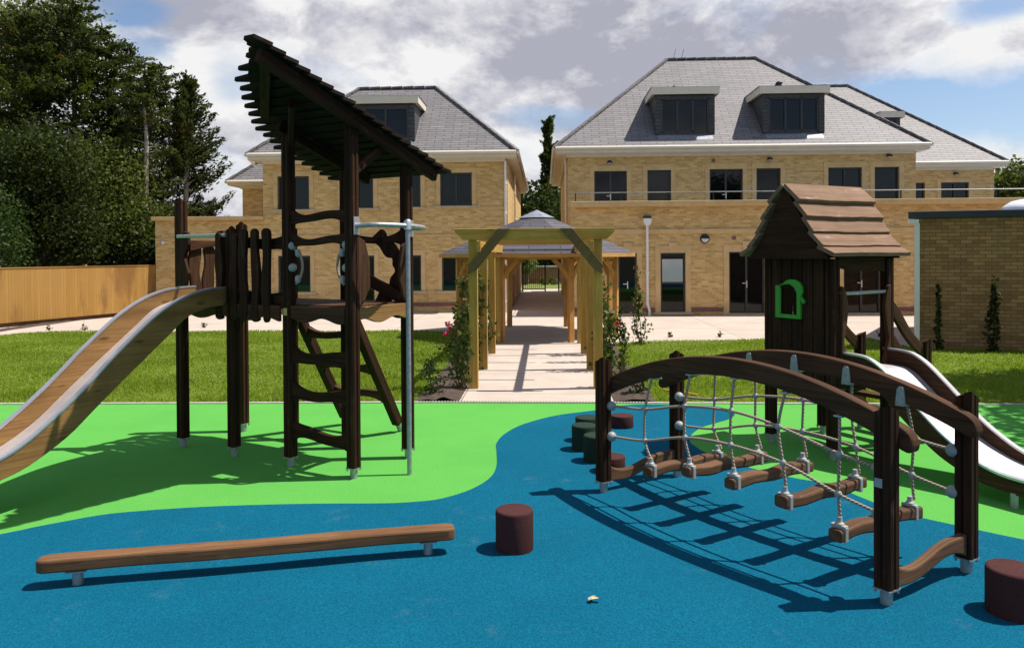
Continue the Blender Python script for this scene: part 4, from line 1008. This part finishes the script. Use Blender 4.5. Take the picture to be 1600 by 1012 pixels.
# ------------------------------------------------------------------ the rope bridge
def rope_bridge():
    P1 = V(.425, 5.666); c = V(.580, -.815).normalized(); wv = V(.832, .555).normalized(); L = 2.187; Wd = .728
    H = thing('rope_bridge', (1.36, 4.98, 0), 'arched dark wooden play bridge with rope sides and hanging log steps on the blue surface', 'play bridge')
    P = lambda s, t, z=0: P1 + c*s + wv*t + Z*z
    for t in (0, 1):
        for s in (0, 1): post(H, P(s*L, t*Wd), (c, wv), .955, slant=.05, wd=.09, sd=(c-wv))
    for s, z0, z1 in ((0, .15, .185), (L, .17, .19)):
        m = MB(); poly = []; n = 20
        top = [(Wd*i/n, .178+.034*math.sin(2*math.pi*i/n*1.0+math.pi)+.055*abs(2*i/n-1)**5) for i in range(n+1)]
        bot = [(Wd*i/n, .105+.034*math.sin(2*math.pi*i/n*1.0+math.pi)-.03*abs(2*i/n-1)**5) for i in range(n+1)]
        m.prism(top+bot[::-1], P(s, 0), wv, Z, .05, wv); m.build('cross_tie', 'wood_log', H, .01)
    zt = lambda s: 1.108-.235*(abs(s-L/2-.08)/(L/2))**2.0
    for t, sg in ((.075, 1), (Wd-.075, -1)):
        m = MB(); sa, sb = -.09, L+.11; top = []; bot = []
        for q in [0, .002, .005, .010, .016] + [.025+.95*i/44 for i in range(45)] + [.984, .990, .995, .998, 1]:
            s = sa+(sb-sa)*q; d_ = min(q, 1-q)*(sb-sa); e = math.sqrt(max(0, 1-(1-min(1, d_/.055))**2)); h_ = .004+.054*e
            top.append((s, zt(s)-.058+h_)); bot.append((s, zt(s)-.058-h_))
        m.prism(top+bot[::-1], P(0, t), c, Z, .074, c)
        m.build('arch_beam', 'wood_rail', H, .013)
    steps = [(.471, .262), (.830, .338), (1.194, .362), (1.565, .340), (1.907, .265)]
    for s, z in steps:
        m = MB(); vs = []; n = 12; sec = [(.042*math.copysign(abs(math.cos(k))**.32, math.cos(k)), .034*math.copysign(abs(math.sin(k))**.32, math.sin(k))) for k in np.linspace(math.pi/8, 2*math.pi+math.pi/8, 9)[:-1]]; fs = []
        for i in range(n+1):
            tt = -.03+(Wd+.06-.05)*i/n+.0; ce = P(s, tt+.02, z+.007*math.sin(i*1.1+s*9)); k = 1+.06*math.sin(i*.9+s*5)
            for x, y in sec: vs.append(ce + c*(x*k) + Z*(y*k))
        k_ = len(sec)
        for i in range(n):
            for j in range(k_): fs.append((i*k_+j, i*k_+(j+1) % k_, (i+1)*k_+(j+1) % k_, (i+1)*k_+j))
        fs += [tuple(range(k_))[::-1], tuple(range(n*k_, n*k_+k_))]; m.add(vs, fs, wv)
        st = m.build('log_step', 'wood_log', H, .008)
        for tt in (.03, Wd-.06):
            k = MB(); k.box(P(s, tt, z), (.091, .026, .080), (c, wv, Z)); k.lathe([(.026, 0), (.026, .015), (.016, .022), (.014, .05)], P(s, tt, z+.038), 10)
            k.box(P(s, tt, z+.041), (.086, .034, .012), (c, wv, Z)); k.build('step_clamp', 'plastic_white', st, .006)
    h1 = [(0, .64), (.416, .675), (.79, .757), (1.175, .79), (1.52, .76), (1.908, .685), (L, .66)]; h2 = [(0, .416), (.41, .456), (.79, .552), (1.17, .582), (1.55, .558), (1.90, .470), (L, .43)]
    for t, off in ((.03, 0), (Wd-.03, 1)):
        for hs in (h1, h2):
            m = MB(); m.tube(smooth_curve([tuple(P(s+(.05 if i == 0 else -.05 if i == 6 else 0), t, z)) for i, (s, z) in enumerate(hs)], 6), .0088, 8); rp = m.build('side_rope', 'rope', H)
            for s, z in hs[1:-1]:
                k = MB(); k.lathe([(.010, -.018), (.018, -.010), (.018, .010), (.010, .018)], P(s, t, z), 10); k.build('rope_connector', 'plastic_white', rp)
            for s, z in (hs[0], hs[-1]):
                g = MB(); ball(g, P(s+(.058 if s == 0 else -.058), t-.0, z), .036); g.build('rope_anchor', 'plastic_grey', H)
        for k, (s, z) in enumerate(steps):
            dx = .03*math.sin(k*2.3+off); top = zt(s)-.11; m = MB()
            pts = smooth_curve([tuple(P(s, t+.01, z+.06)), tuple(P(h2[k+1][0]-.0, t, h2[k+1][1])), tuple(P(h1[k+1][0], t, h1[k+1][1])), tuple(P(s-.02, t+.03*(1-2*off), top))], 6)
            m.tube(pts, .0088, 8); m.build('hanger_rope', 'rope', H)
            b_ = MB(); zb_ = zt(s)-.058; ti = .075+.042 if not off else Wd-.075-.042
            b_.prism([(-.030, -.06), (.030, -.06), (.022, .022), (.010, .040), (-.010, .040), (-.022, .022)], P(s-.02, ti, zb_), c, Z, .008)
            b_.box(P(s-.02, (ti+t)/2+.012*(1-2*off), top-.012), (.05, abs(ti-t), .01), (c, wv, Z)); b_.build('hanger_bracket', 'galvanised', H)
    pl = MB(); pl.box(P(L, 0, .61)-wv*.047-c*.012, (.04, .005, .045), (c, wv, Z)); pl.build('sign_plate', 'sign_plate', H)
rope_bridge()

# ------------------------------------------------------------------ balance beam and stepping stumps
def balance_beam():
    L0, R0 = V(-2.509, 3.995), V(-.692, 4.459); e = (R0-L0).normalized(); s = V(-e.y, e.x); D = (R0-L0).length
    H = thing('balance_beam', (L0+R0)/2, 'low brown wooden balance beam on two short steel feet at the front left of the blue surface', 'balance beam')
    m = MB(); n = 30; x0, x1 = -.195, D+.155; top = []; bot = []
    for t in [0, .0012, .003, .006, .011, .018] + [.03+.94*j/n for j in range(n+1)] + [.982, .989, .994, .997, .9988, 1]:
        i = t*n; x = x0+(x1-x0)*t; k = min(t, 1-t)*(x1-x0); r = .056*(.35+.65*math.sqrt(1-(1-min(1, k/.05))**2)) + .003*math.sin(i*.7); o = .006*math.sin(i*.33)
        top.append((x, r+o)); bot.append((x, -r+o))
    m.prism(bot+top[::-1], L0+Z*.122, e, s, .070, e); m.build('beam', 'wood_beam', H, .012)
    for p in (L0, R0):
        f = MB(); f.lathe([(.027, -.02), (.027, .08)], p, 16); f.box(p+Z*.08, (.1, .09, .008), (e, s, Z)); f.build('foot', 'galvanised', H)
balance_beam()
def stumps():
    base = None
    spec = [((-.188, 4.551), .24, .113, 'rubber_maroon', 'maroon rubber stump standing alone beside the right end of the balance beam'),
            ((2.262, 3.80), .225, .122, 'rubber_maroon', 'maroon rubber stump cut by the right edge of the picture'),
            ((.774, 7.80), .125, .115, 'rubber_maroon', 'low maroon rubber stump farthest back behind the left bridge post'),
            ((.395, 7.23), .225, .115, 'rubber_green', 'dark green rubber stump farthest back of the three green ones'),
            ((.347, 6.894), .225, .113, 'rubber_green', 'dark green rubber stump in the middle of the three green ones'),
            ((.432, 6.51), .225, .113, 'rubber_green', 'dark green rubber stump nearest of the three green ones'),
            ((.525, 6.20), .13, .115, 'rubber_maroon', 'low maroon rubber stump close behind the left front bridge post')]
    protos = {}
    for (x, y), h, r, mt, lab in spec:
        if mt not in protos:
            m = MB(); rr = .114; m.lathe([(rr*.99, -.01), (rr, .02), (rr*.995, .5), (rr, .93), (rr*.985, .965), (rr*.95, .99), (rr*.90, 1.0)], V(x, y), 36, smooth=True)
            o = m.build('rubber_stump', mt, None, 0, V(x, y)); protos[mt] = o
            e = o.modifiers.new('edges', 'EDGE_SPLIT'); e.split_angle = math.radians(50)
        else:
            o = protos[mt].copy(); C.objects.link(o)
        o.location = V(x, y)*K; k = r/.114; o.scale = (k, k, h)
        tag(o, lab, 'rubber stump', 'rubber stepping stumps')
stumps()
def litter():
    m = MB(); p = V(.24, 3.86, .02)
    vs = [p+V(*q) for q in ((-.03, -.02, .0), (-.012, -.026, .008), (.0, -.012, .004), (.028, -.02, .012), (.03, .0, .0), (.008, .006, .01), (-.002, .03, .002), (-.014, .008, .008), (-.032, .006, .0))]
    m.add(vs, [tuple(range(9))]); o = m.build('fallen_leaf', 'dry_leaf', None, 0, p); tag(o, 'small pale dry leaf lying on the blue surface between bridge and front edge', 'leaf')
    m = MB(); m.tube([V(1.49, 9.72, .04), V(1.66, 9.55, .05), V(1.85, 9.42, .03)], .012, 6); o = m.build('stick', 'wood_gazebo', None, 0, V(1.66, 9.55, 0)); tag(o, 'thin pale cut stick lying on the grass right of the path', 'stick')
litter()

# ------------------------------------------------------------------ pergola and gazebo
def pergola():
    H = thing('pergola', (-.12, 12.5, 0), 'greenish timber pergola with square posts and cross rafters over the path', 'pergola')
    ys = (10.03, 11.7, 13.57, 15.1)
    for x in (-.935, .688):
        for y in ys:
            m = MB(); m.box(V(x, y, .97), (.115, .115, 1.96)); m.build('post', 'wood_pergola', H, .006)
        m = MB(); m.box(V(x+(.085 if x < 0 else -.085), 12.6, 1.86), (.05, 5.5, .14)); m.build('side_beam', 'wood_pergola', H, .005)
    n = 7
    for k in range(n):
        y = 9.96+k*(15.1-9.96)/(n-1)
        m = MB(); z0, z1 = 1.945, 2.09
        poly = [(-1.165, z1), (.905, z1), (.905, z1-.045), (.80, z0), (-1.06, z0), (-1.165, z1-.045)]
        m.prism(poly, V(0, y-(.0 if k else .0), 0), V(1, 0), Z, .05, V(1, 0)); m.build('rafter', 'wood_pergola', H, .005)
    for x, s in ((-.935, 1), (.688, -1)):
        m = MB(); m.bar(V(x, 9.925, 1.60), V(x+s*.40, 9.905, 2.04), .045, .12, V(0, 1)) if False else m.prism([(-.055, 1.50), (-.055, 1.62), (.33, 2.088), (.49, 2.088), (.06, 1.56)] if s > 0 else [(.055, 1.50), (.055, 1.62), (-.33, 2.088), (-.49, 2.088), (-.06, 1.56)][::-1], V(x, 9.905, 0), V(1, 0), Z, .045, V(.65, 0, .75))
        m.build('brace', 'wood_brace', H, .004)
pergola()
def gazebo():
    cx, cy = -.17, 17.0; H = thing('gazebo', (cx, cy, 0), 'octagonal timber gazebo with a grey shingled pyramid roof behind the pergola', 'gazebo')
    Rp = 1.80; Re = 2.22; an = [math.radians(22.5+45*k) for k in range(8)]
    for k, t in enumerate(an):
        p = V(cx+Rp*math.cos(t), cy+Rp*math.sin(t)); e = V(-math.sin(t), math.cos(t)); n = V(math.cos(t), math.sin(t))
        m = MB(); m.box(p+Z*.84, (.105, .105, 1.68), (n, e, Z)); po = m.build('post', 'wood_gazebo', H, .006)
        for s in (-1, 1):
            q = V(cx+Rp*math.cos(an[(k+s) % 8]), cy+Rp*math.sin(an[(k+s) % 8])); d = (q-p).normalized(); br = MB()
            pts = [p+d*.05+Z*1.28, p+d*.12+Z*1.42, p+d*.26+Z*1.58, p+d*.33+Z*1.63]
            for a_, b_ in zip(pts[:-1], pts[1:]): br.bar(a_, b_, .05, .09)
            br.build('brace', 'wood_gazebo', po, .004)
    m = MB()
    for k in range(8):
        p, q = [V(cx+Rp*math.cos(an[j % 8]), cy+Rp*math.sin(an[j % 8]), 1.70) for j in (k, k+1)]; m.bar(p, q, .06, .10)
    m.build('ring_beam', 'wood_gazebo', H)
    r = MB(); f = MB(); apex = V(cx, cy, 2.70); z = 1.775
    for k in range(8):
        p, q = [V(cx+Re*math.cos(an[j % 8]), cy+Re*math.sin(an[j % 8]), z) for j in (k, k+1)]
        a0, b0 = apex.lerp(p, .17), apex.lerp(q, .17); r.add([p, q, b0, a0], [(0, 1, 2, 3)], None); f.bar(p-Z*.04, q-Z*.04, .03, .075)
    ro = r.build('roof', 'shingle', H); f.build('fascia', 'wood_gazebo', H)
    cp = MB(); ps = [apex.lerp(V(cx+Re*math.cos(t), cy+Re*math.sin(t), z), .19)+Z*.035 for t in an]
    cp.add(ps+[apex+Z*.04], [(k, (k+1) % 8, 8) for k in range(8)], None); cp.build('roof_cap', 'lead', ro)
gazebo()

# ------------------------------------------------------------------ trees
def leaf_cloud(ells, n, shell=.55):
    w_ = np.array([e[3]*e[4]*e[5] for e in ells])**(2/3); w_ /= w_.sum(); P = []; T_ = []
    for e, k in zip(ells, (w_*n).astype(int)):
        d = rng.normal(size=(k, 3)); d /= np.linalg.norm(d, axis=1, keepdims=True); r = (shell+(1-shell)*rng.random(k))[:, None]
        # clumps: pull leaves to small random twig centres
        P.append(np.array(e[:3]) + d*r*np.array(e[3:6])); T_.append(np.full(k, rng.random()*.6)+rng.random(k)*.4)
    return np.concatenate(P), np.concatenate(T_)
def clumps(ells, nc, per, rad, shell=.5):
    c, t = leaf_cloud(ells, nc, shell); k = len(c)
    off = rng.normal(size=(k, per, 3))*rad*np.array([1, 1, .6]); P = (c[:, None, :]+off).reshape(-1, 3)
    return P, np.clip(np.repeat(rng.random(k), per)*.65+rng.random(k*per)*.35, 0, 1), c
def broad_tree(name, base, h, ells, nc, per, leaf, mat, label, cat='tree', rad=.28, trunk=.16, bark='bark', group=None, shell=.45):
    H = thing(name, base, label, cat, group); b = V(*base); P, t, c = clumps(ells, nc, per, rad, shell)
    P = P[P[:, 2] > base[2]+.05] if True else P
    t = t[:len(P)]
    cards('crown', mat, P, leaf*rng.uniform(.7, 1.3, len(P)), H, tint=t, aspect=.6)
    m = MB(); topz = max(e[2] for e in ells); m.tube(smooth_curve([tuple(b-Z*.1), tuple(b+V(.05, .02, h*.25)), tuple(b+V(-.06, .05, h*.5)), tuple(b+V(.05, 0, h*.85))], 5), [trunk*(1-.85*i/15) for i in range(16)], 8)
    for k in range(min(16, len(c))):
        q = Vector(c[rng.integers(len(c))]); s0 = b+Z*(h*rng.uniform(.2, .55)); m.tube(smooth_curve([tuple(s0), tuple(s0.lerp(q, .5)+Z*.12), tuple(q)], 4), [trunk*.4*(1-.8*i/8) for i in range(9)], 5)
    m.build('trunk', bark, H)
    return H
def conifer(name, base, h, rad, mat, label, bare=.1, dens=1.0, group=None, bark='bark', lean=(0, 0), gap=None, upsweep=.25, leaf=.26, top_r=.12, trunk=.14, side=None, bare_front=None, pw=.75):
    """tapered trunk with whorls of upswept limbs, foliage laid along the limbs as sprays"""
    H = thing(name, base, label, 'tree', group); b = V(*base); ax = V(lean[0], lean[1], 1)
    tr = MB(); tr.tube([b+ax*(h*i/10)-Z*.05+V(.05*math.sin(i*1.3), .05*math.cos(i*1.7)) for i in range(11)], [trunk*(1-.9*i/10) for i in range(11)], 9)
    P = []; D = []; Tn = []; nl = int(h*11*dens)
    for k in range(nl):
        f = bare+(1-bare)*(k+rng.random())/nl
        if gap and gap[0] < f < gap[1] and rng.random() < gap[2]: continue
        an = rng.uniform(0, 2*math.pi); L = rad*((1-f)**pw*(1-top_r)+top_r)*rng.uniform(.55, 1.12)
        if bare_front and bare_front[0] < f < bare_front[1] and math.sin(an) < .05: continue
        if side is not None and math.cos(an-side) < -.15: L *= .55
        s0 = b+ax*(h*f); d = V(math.cos(an), math.sin(an), upsweep*rng.uniform(.2, 1.5)-.12*(1-f)).normalized(); n = max(5, int(L*17)); tint = rng.random()
        if rng.random() < .5: tr.tube([s0, s0+d*(L*.6)], [trunk*.22*(1-f*.6), .012], 5, False)
        for i in range(n):
            x = (i+.5)/n
            if x < .15: continue
            q = s0+d*(L*x)+Z*(upsweep*.5*L*x*x); wd = .30*L*(1-x)*.9+.10
            for _ in range(6):
                o = V(*rng.normal(size=3))*wd*.5; o.z *= .45; P.append(q+o-Z*(.10*L*x)); D.append(d*1.2+V(*rng.normal(size=3))*.55+Z*.15); Tn.append(tint*.6+rng.random()*.4)
    cards('crown', mat, [tuple(x) for x in P], leaf*rng.uniform(.7, 1.3, len(P)), H, dirs=np.array([tuple(x) for x in D]), tint=np.array(Tn), aspect=.42, flat=.3)
    tr.build('trunk', bark, H)
    return H
def trees():
    G = 'trees behind the timber fence'
    broad_tree('broadleaf_tree', (px(20, 31), 31, 0), 10.5, [(px(20, 31), 31, 10.2, 2.8, 2.0, 2.6), (px(80, 31), 31, 10.8, 2.0, 1.6, 2.3), (px(-40, 31), 31, 9.5, 2.6, 2, 3.0), (px(118, 31), 31, 10.2, 1.4, 1.2, 2.0)], 1700, 15, .14, 'leaf_light', 'tall pale green leafy tree at the top left corner behind the dark conifers', 'tree', .38, .2, group=G)
    conifer('conifer_tree', (px(118, 27), 27, 0), 11.0, 3.2, 'leaf_conifer', 'tallest dark conifer left of the bare-trunked conifers', .06, 1.8, G, leaf=.16, trunk=.2, top_r=.3)
    conifer('conifer_tree', (px(45, 26), 26, 0), 10.4, 3.2, 'leaf_conifer', 'dark conifer nearest the left edge of the picture', .05, 1.8, G, leaf=.16, trunk=.2, top_r=.3)
    conifer('conifer_tree', (px(172, 28), 28, 0), 10.0, 2.6, 'leaf_conifer', 'dark conifer just right of the tallest one', .08, 1.9, G, leaf=.155, trunk=.17, top_r=.25)
    conifer('conifer_tree', (px(207, 30), 30, 0), 10.1, 2.4, 'leaf_conifer_brown', 'conifer with a browning top between the tallest conifer and the bare-trunked ones', .1, 1.9, G, leaf=.15, top_r=.16)
    conifer('conifer_tree', (px(228, 25), 25, 0), 8.3, 2.1, 'leaf_conifer', 'thin conifer with a long pale bare trunk behind the fence corner', .05, 2.0, G, 'bark_pale', (.005, 0), None, leaf=.15, trunk=.17, top_r=.15, bare_front=(.0, .74))
    conifer('conifer_tree', (px(292, 27), 27, 0), 8.0, 2.1, 'leaf_conifer_brown', 'rightmost conifer of the row with branches sweeping right against the sky', .18, 3.4, G, 'bark_pale', (.0, 0), None, .55, .15, .10, .16, 0.0, (.0, .6), .5)
    conifer('conifer_tree', (px(255, 30), 30, 0), 9.3, 3.0, 'leaf_conifer_brown', 'brown tinged conifer standing between the two bare-trunked conifers', .08, 2.2, G, leaf=.15, top_r=.14)
    broad_tree('broadleaf_tree', (px(145, 24.5), 24.5, 0), 5.4, [(px(150, 24.5), 24.5, 4.3, 1.7, 1.2, 1.3), (px(185, 24.5), 24.3, 3.0, 1.4, 1.0, 1.2), (px(110, 24.5), 24.3, 2.6, 1.5, 1.1, 1.3)], 1300, 15, .125, 'leaf_broad', 'yellow-green leafy tree growing low in front of the dark conifers', 'tree', .26, group=G)
    broad_tree('broadleaf_tree', (px(60, 22.5), 22.5, 0), 5.6, [(px(60, 22.5), 22.5, 4.4, 1.7, 1.1, 1.5), (px(95, 22.5), 22.4, 2.5, 1.5, 1.0, 1.3), (px(30, 22.5), 22.4, 2.9, 1.4, 1.0, 1.2)], 1300, 16, .12, 'leaf_dark', 'dark leafy tree hanging over the left half of the fence', 'tree', .26, group=G)
    broad_tree('evergreen_bush', (px(2, 20), 20, 0), 3.2, [(px(-8, 20), 20, 1.9, .8, .7, 1.0), (px(-45, 20), 20, 2.8, 1.2, .9, 1.2)], 700, 14, .095, 'leaf_bush', 'bright green glossy bush above the fence at the left edge', 'bush', .18, group=None)
    broad_tree('evergreen_bush', (px(205, 24.6), 24.6, 0), 2.8, [(px(205, 24.6), 24.8, 1.9, 1.1, .7, 1.0), (px(238, 24.6), 25.2, 1.7, .8, .6, .9), (px(165, 24), 24.2, 1.8, 1.0, .7, 1.0)], 700, 15, .105, 'leaf_dark', 'dark bush rising above the fence beside the brick wing', 'bush', .2)
    conifer('columnar_cypress', (px(858, 50), 50, 0), 10.4, 1.15, 'leaf_conifer', 'slim dark cypress rising in the gap between the two houses', .03, 1.5, None, upsweep=.9, leaf=.3, top_r=.35)
    for k, (u, y, hh, r, lab) in enumerate(((832, 49, 6.2, 2.1, 'dark round tree in the gap between the houses, left of the slim cypress'), (884, 53, 7.0, 2.2, 'dark tree in the gap between the houses, right of the slim cypress'), (858, 60, 5.2, 3.0, 'dark tree behind the slim cypress at the end of the passage'))):
        broad_tree('background_tree', (px(u, y), y, 0), hh, [(px(u, y), y, hh*.66, r, r, hh*.34), (px(u, y)+.7, y, hh*.4, r*.9, r, hh*.34)], 420, 12, .34, 'leaf_dark', lab, 'tree', .42, group='trees beyond the passage')
    for k, (u, y, hh, r, lab) in enumerate(((1585, 40, 6.6, 1.6, 'leafy tree behind the right end of the terrace railing'), (1640, 44, 7.4, 2.4, 'tree at the far right edge behind the annexe'))):
        broad_tree('background_tree', (px(u, y), y, 0), hh, [(px(u, y), y, hh*.7, r, r, hh*.28), (px(u, y)+.3, y, hh*.45, r*.9, r, hh*.3)], 420, 12, .28, 'leaf_broad', lab, 'tree', .36, group='trees behind the terrace')
    broad_tree('flowering_shrub', (-1.1, 44.5, 0), 1.8, [(-1.1, 44.5, 1.3, .55, .5, .7)], 110, 12, .14, 'leaf_light', 'pale shrub seen through the bars of the far gate', 'shrub', .14)
    # tree standing just outside the picture whose shade lies on the right-hand lawn
    broad_tree('broadleaf_tree', (8.8, 9.0, 0), 5.4, [(9.0, 10.4, 4.5, 1.6, 1.3, 1.2), (8.6, 8.9, 4.3, 1.6, 1.3, 1.1), (8.3, 7.5, 4.2, 1.7, 1.2, 1.1)], 1100, 14, .17, 'leaf_broad', 'leafy tree on the right lawn in front of the annexe, shading the grass', 'tree', .25)
trees()

# ------------------------------------------------------------------ plants
def climber(pos, h, sp, n, label, mat='leaf_climber', flower=None, group='climbing plants along the pergola', name='climbing_plant', leaf=.075, lean=(0, 0)):
    H = thing(name, pos, label, 'climber' if 'climb' in name else 'plant', group); b = V(*pos); m = MB(); P = []
    ns = max(3, n//60)
    for k in range(ns):
        x, y = rng.normal(0, sp*.35, 2); hh = h*rng.uniform(.55, 1.0) if k else h
        pts = smooth_curve([tuple(b+V(x*.3, y*.3, 0)), tuple(b+V(x+rng.normal(0, sp*.3), y, hh*.35)), tuple(b+V(x+lean[0]*.5+rng.normal(0, sp*.3), y+rng.normal(0, sp*.2), hh*.7)), tuple(b+V(x*.6+lean[0], y*.6+lean[1], hh))], 6)
        m.tube(pts, [.010*(1-.7*i/(len(pts)-1)) for i in range(len(pts))], 5)
        for _ in range(n//ns):
            f = rng.random()**.85; q = np.array(pts[int(f*(len(pts)-1))]); w_ = sp*(.5 if f > .4 else .9)
            P.append(q+rng.normal(size=3)*np.array([w_, w_, .07])*.45)
    P = np.array(P); P[:, 2] = np.abs(P[:, 2]-.02)+.02
    m.build('stems', 'wood_twig', H)
    cards('foliage', mat, P, leaf*rng.uniform(.6, 1.3, len(P)), H, aspect=.7)
    if flower:
        fm, pts = flower; f = []
        for q in pts: f += [np.array(q)+rng.normal(size=3)*.022 for _ in range(26)]
        cards('flowers', fm, np.array(f), .05, H, aspect=.9)
    return H
def plants():
    L = [((-1.10, 9.95), 1.15, .15, 330, None), ((-1.08, 11.6), 1.55, .16, 340, None), ((-1.12, 13.4), 1.6, .18, 360, None), ((-1.14, 15.0), 1.55, .16, 320, None), ((-1.18, 12.6), 1.75, .13, 330, None), ((-1.15, 10.7), 1.45, .16, 330, None)]
    R = [((.86, 10.05), 1.0, .13, 260, None), ((.86, 11.6), 1.7, .15, 340, None), ((.88, 13.4), 1.65, .16, 340, None), ((.9, 12.5), 1.75, .13, 280, None)]
    labL = ['leafy climbing plant at the foot of the front left pergola post', 'climbing plant behind the second left pergola post', 'climbing plant on the third left pergola post', 'climbing plant on the rearmost left pergola post', 'tall thin climbing plant between the second and third left posts', 'climbing plant between the first and second left posts']
    labR = ['leafy climbing plant beside the front right pergola post', 'climbing plant beside the second right pergola post', 'climbing plant beside the third right pergola post', 'tall thin climbing plant between the second and third right posts']
    for (p, h, s, n, fl), lab in zip(L, labL): climber((p[0], p[1], .03), h, s, n, lab)
    for (p, h, s, n, fl), lab in zip(R, labR): climber((p[0], p[1], .03), h, s, n, lab)
    climber((-1.45, 13.0, .03), .62, .3, 520, 'dark rounded rose bush with pink flowers on the left edge of the pergola bed', 'leaf_dark', ('petal_pink', [(-1.62, 12.8, .58), (-1.55, 12.7, .50), (-1.66, 12.75, .44), (-1.48, 12.75, .57)]), None, 'rose_bush', .07)
    climber((-1.33, 11.6, .03), .75, .16, 240, 'rose with a red flower beside the left pergola posts', 'leaf_climber', ('petal_red', [(-1.32, 11.5, .72), (-1.30, 11.48, .76)]), None, 'rose_bush', .065)
    climber((-1.42, 9.6, .03), .42, .17, 260, 'small bright green shrub at the front left corner of the pergola bed', 'leaf_bush', None, None, 'shrub', .05)
    climber((-1.50, 14.6, .03), 1.2, .12, 220, 'thin climber standing alone left of the pergola near the patio', 'leaf_climber')
    climber((1.16, 9.55, .03), .30, .14, 190, 'small green shrub at the front right corner of the pergola bed', 'leaf_bush', None, None, 'shrub', .05)
    climber((1.05, 10.6, .03), .55, .15, 240, 'leafy yellow-green shrub right of the front right pergola post', 'leaf_climber', None, None, 'shrub', .06)
    climber((1.46, 14.7, .03), .75, .15, 260, 'short bushy climber below the right side of the gazebo', 'leaf_bush', ('petal_red', [(1.36, 14.55, .42)]), None, 'climbing_plant', .065)
    climber((1.86, 14.95, .03), 1.55, .13, 330, 'tall climber on a wire right of the gazebo posts', 'leaf_climber')
    for k, (u, s, lab) in enumerate(((1463, .55, 'thin dark climber on the annexe wall, left of the two'), (1545, .62, 'bushier dark climber on the annexe wall, right of the two'))):
        y = 14.1-.32*k*1.0-.02; x = px(u, y); climber((x, y-.1, 0), 1.2 if k == 0 else 1.35, .07+.03*k, 230+160*k, lab, 'leaf_dark', None, 'climbers on the annexe wall', leaf=.085)
    # little tufts along the lawn and patio edges
    T_ = [(75, 516, 'left end of the lawn edge'), (131, 516, 'lawn edge, second from the left end'), (318, 512, 'lawn edge behind the slide bay of the tower'), (560, 512, 'lawn edge under the tower deck'), (1045, 527, 'right lawn edge, nearest the gazebo'),
          (1125, 527, 'right lawn edge, midway to the playhouse'), (1376, 526, 'right lawn edge behind the playhouse slide')]
    for u, v, lab in T_:
        d_ = sight(u, v, 10)-V(0, 0, 1.75); y = -17.5/d_.z; climber((px(u, y), y, 0), .10 if u != 131 else .17, .06, 40, 'tiny green tuft at the '+lab, 'leaf_bush', None, 'small tufts along the lawn edges', 'plant_tuft', .045)
    for u, v, mt, h, lab in ((97, 499, 'leaf_dark', .28, 'dark small shrub at the foot of the fence'), (48, 502, 'leaf_yellow', .26, 'yellow small shrub at the foot of the fence, left of the dark one'), (118, 497, 'leaf_yellow', .2, 'yellow small shrub at the foot of the fence, right of the dark one'),
                             (3, 505, 'leaf_bush', .3, 'green small shrub at the foot of the fence at the left edge'), (183, 490, 'leaf_dark', .5, 'upright dark shrub in the shaded end of the fence')):
        d_ = sight(u, v, 10)-V(0, 0, 1.75); y = -17.5/d_.z; x = px(u, y); climber((x, y, 0), h, .22, 190, lab, mt, None, 'shrubs along the fence', 'shrub', .08)
    for x, y in ((.0, 44.2), (.5, 44.4)): climber((x, y, 0), .5, .3, 150, 'low shrub in front of the far garden wall beyond the gate', 'leaf_climber', None, 'shrubs by the far wall', 'shrub', .12)
plants()
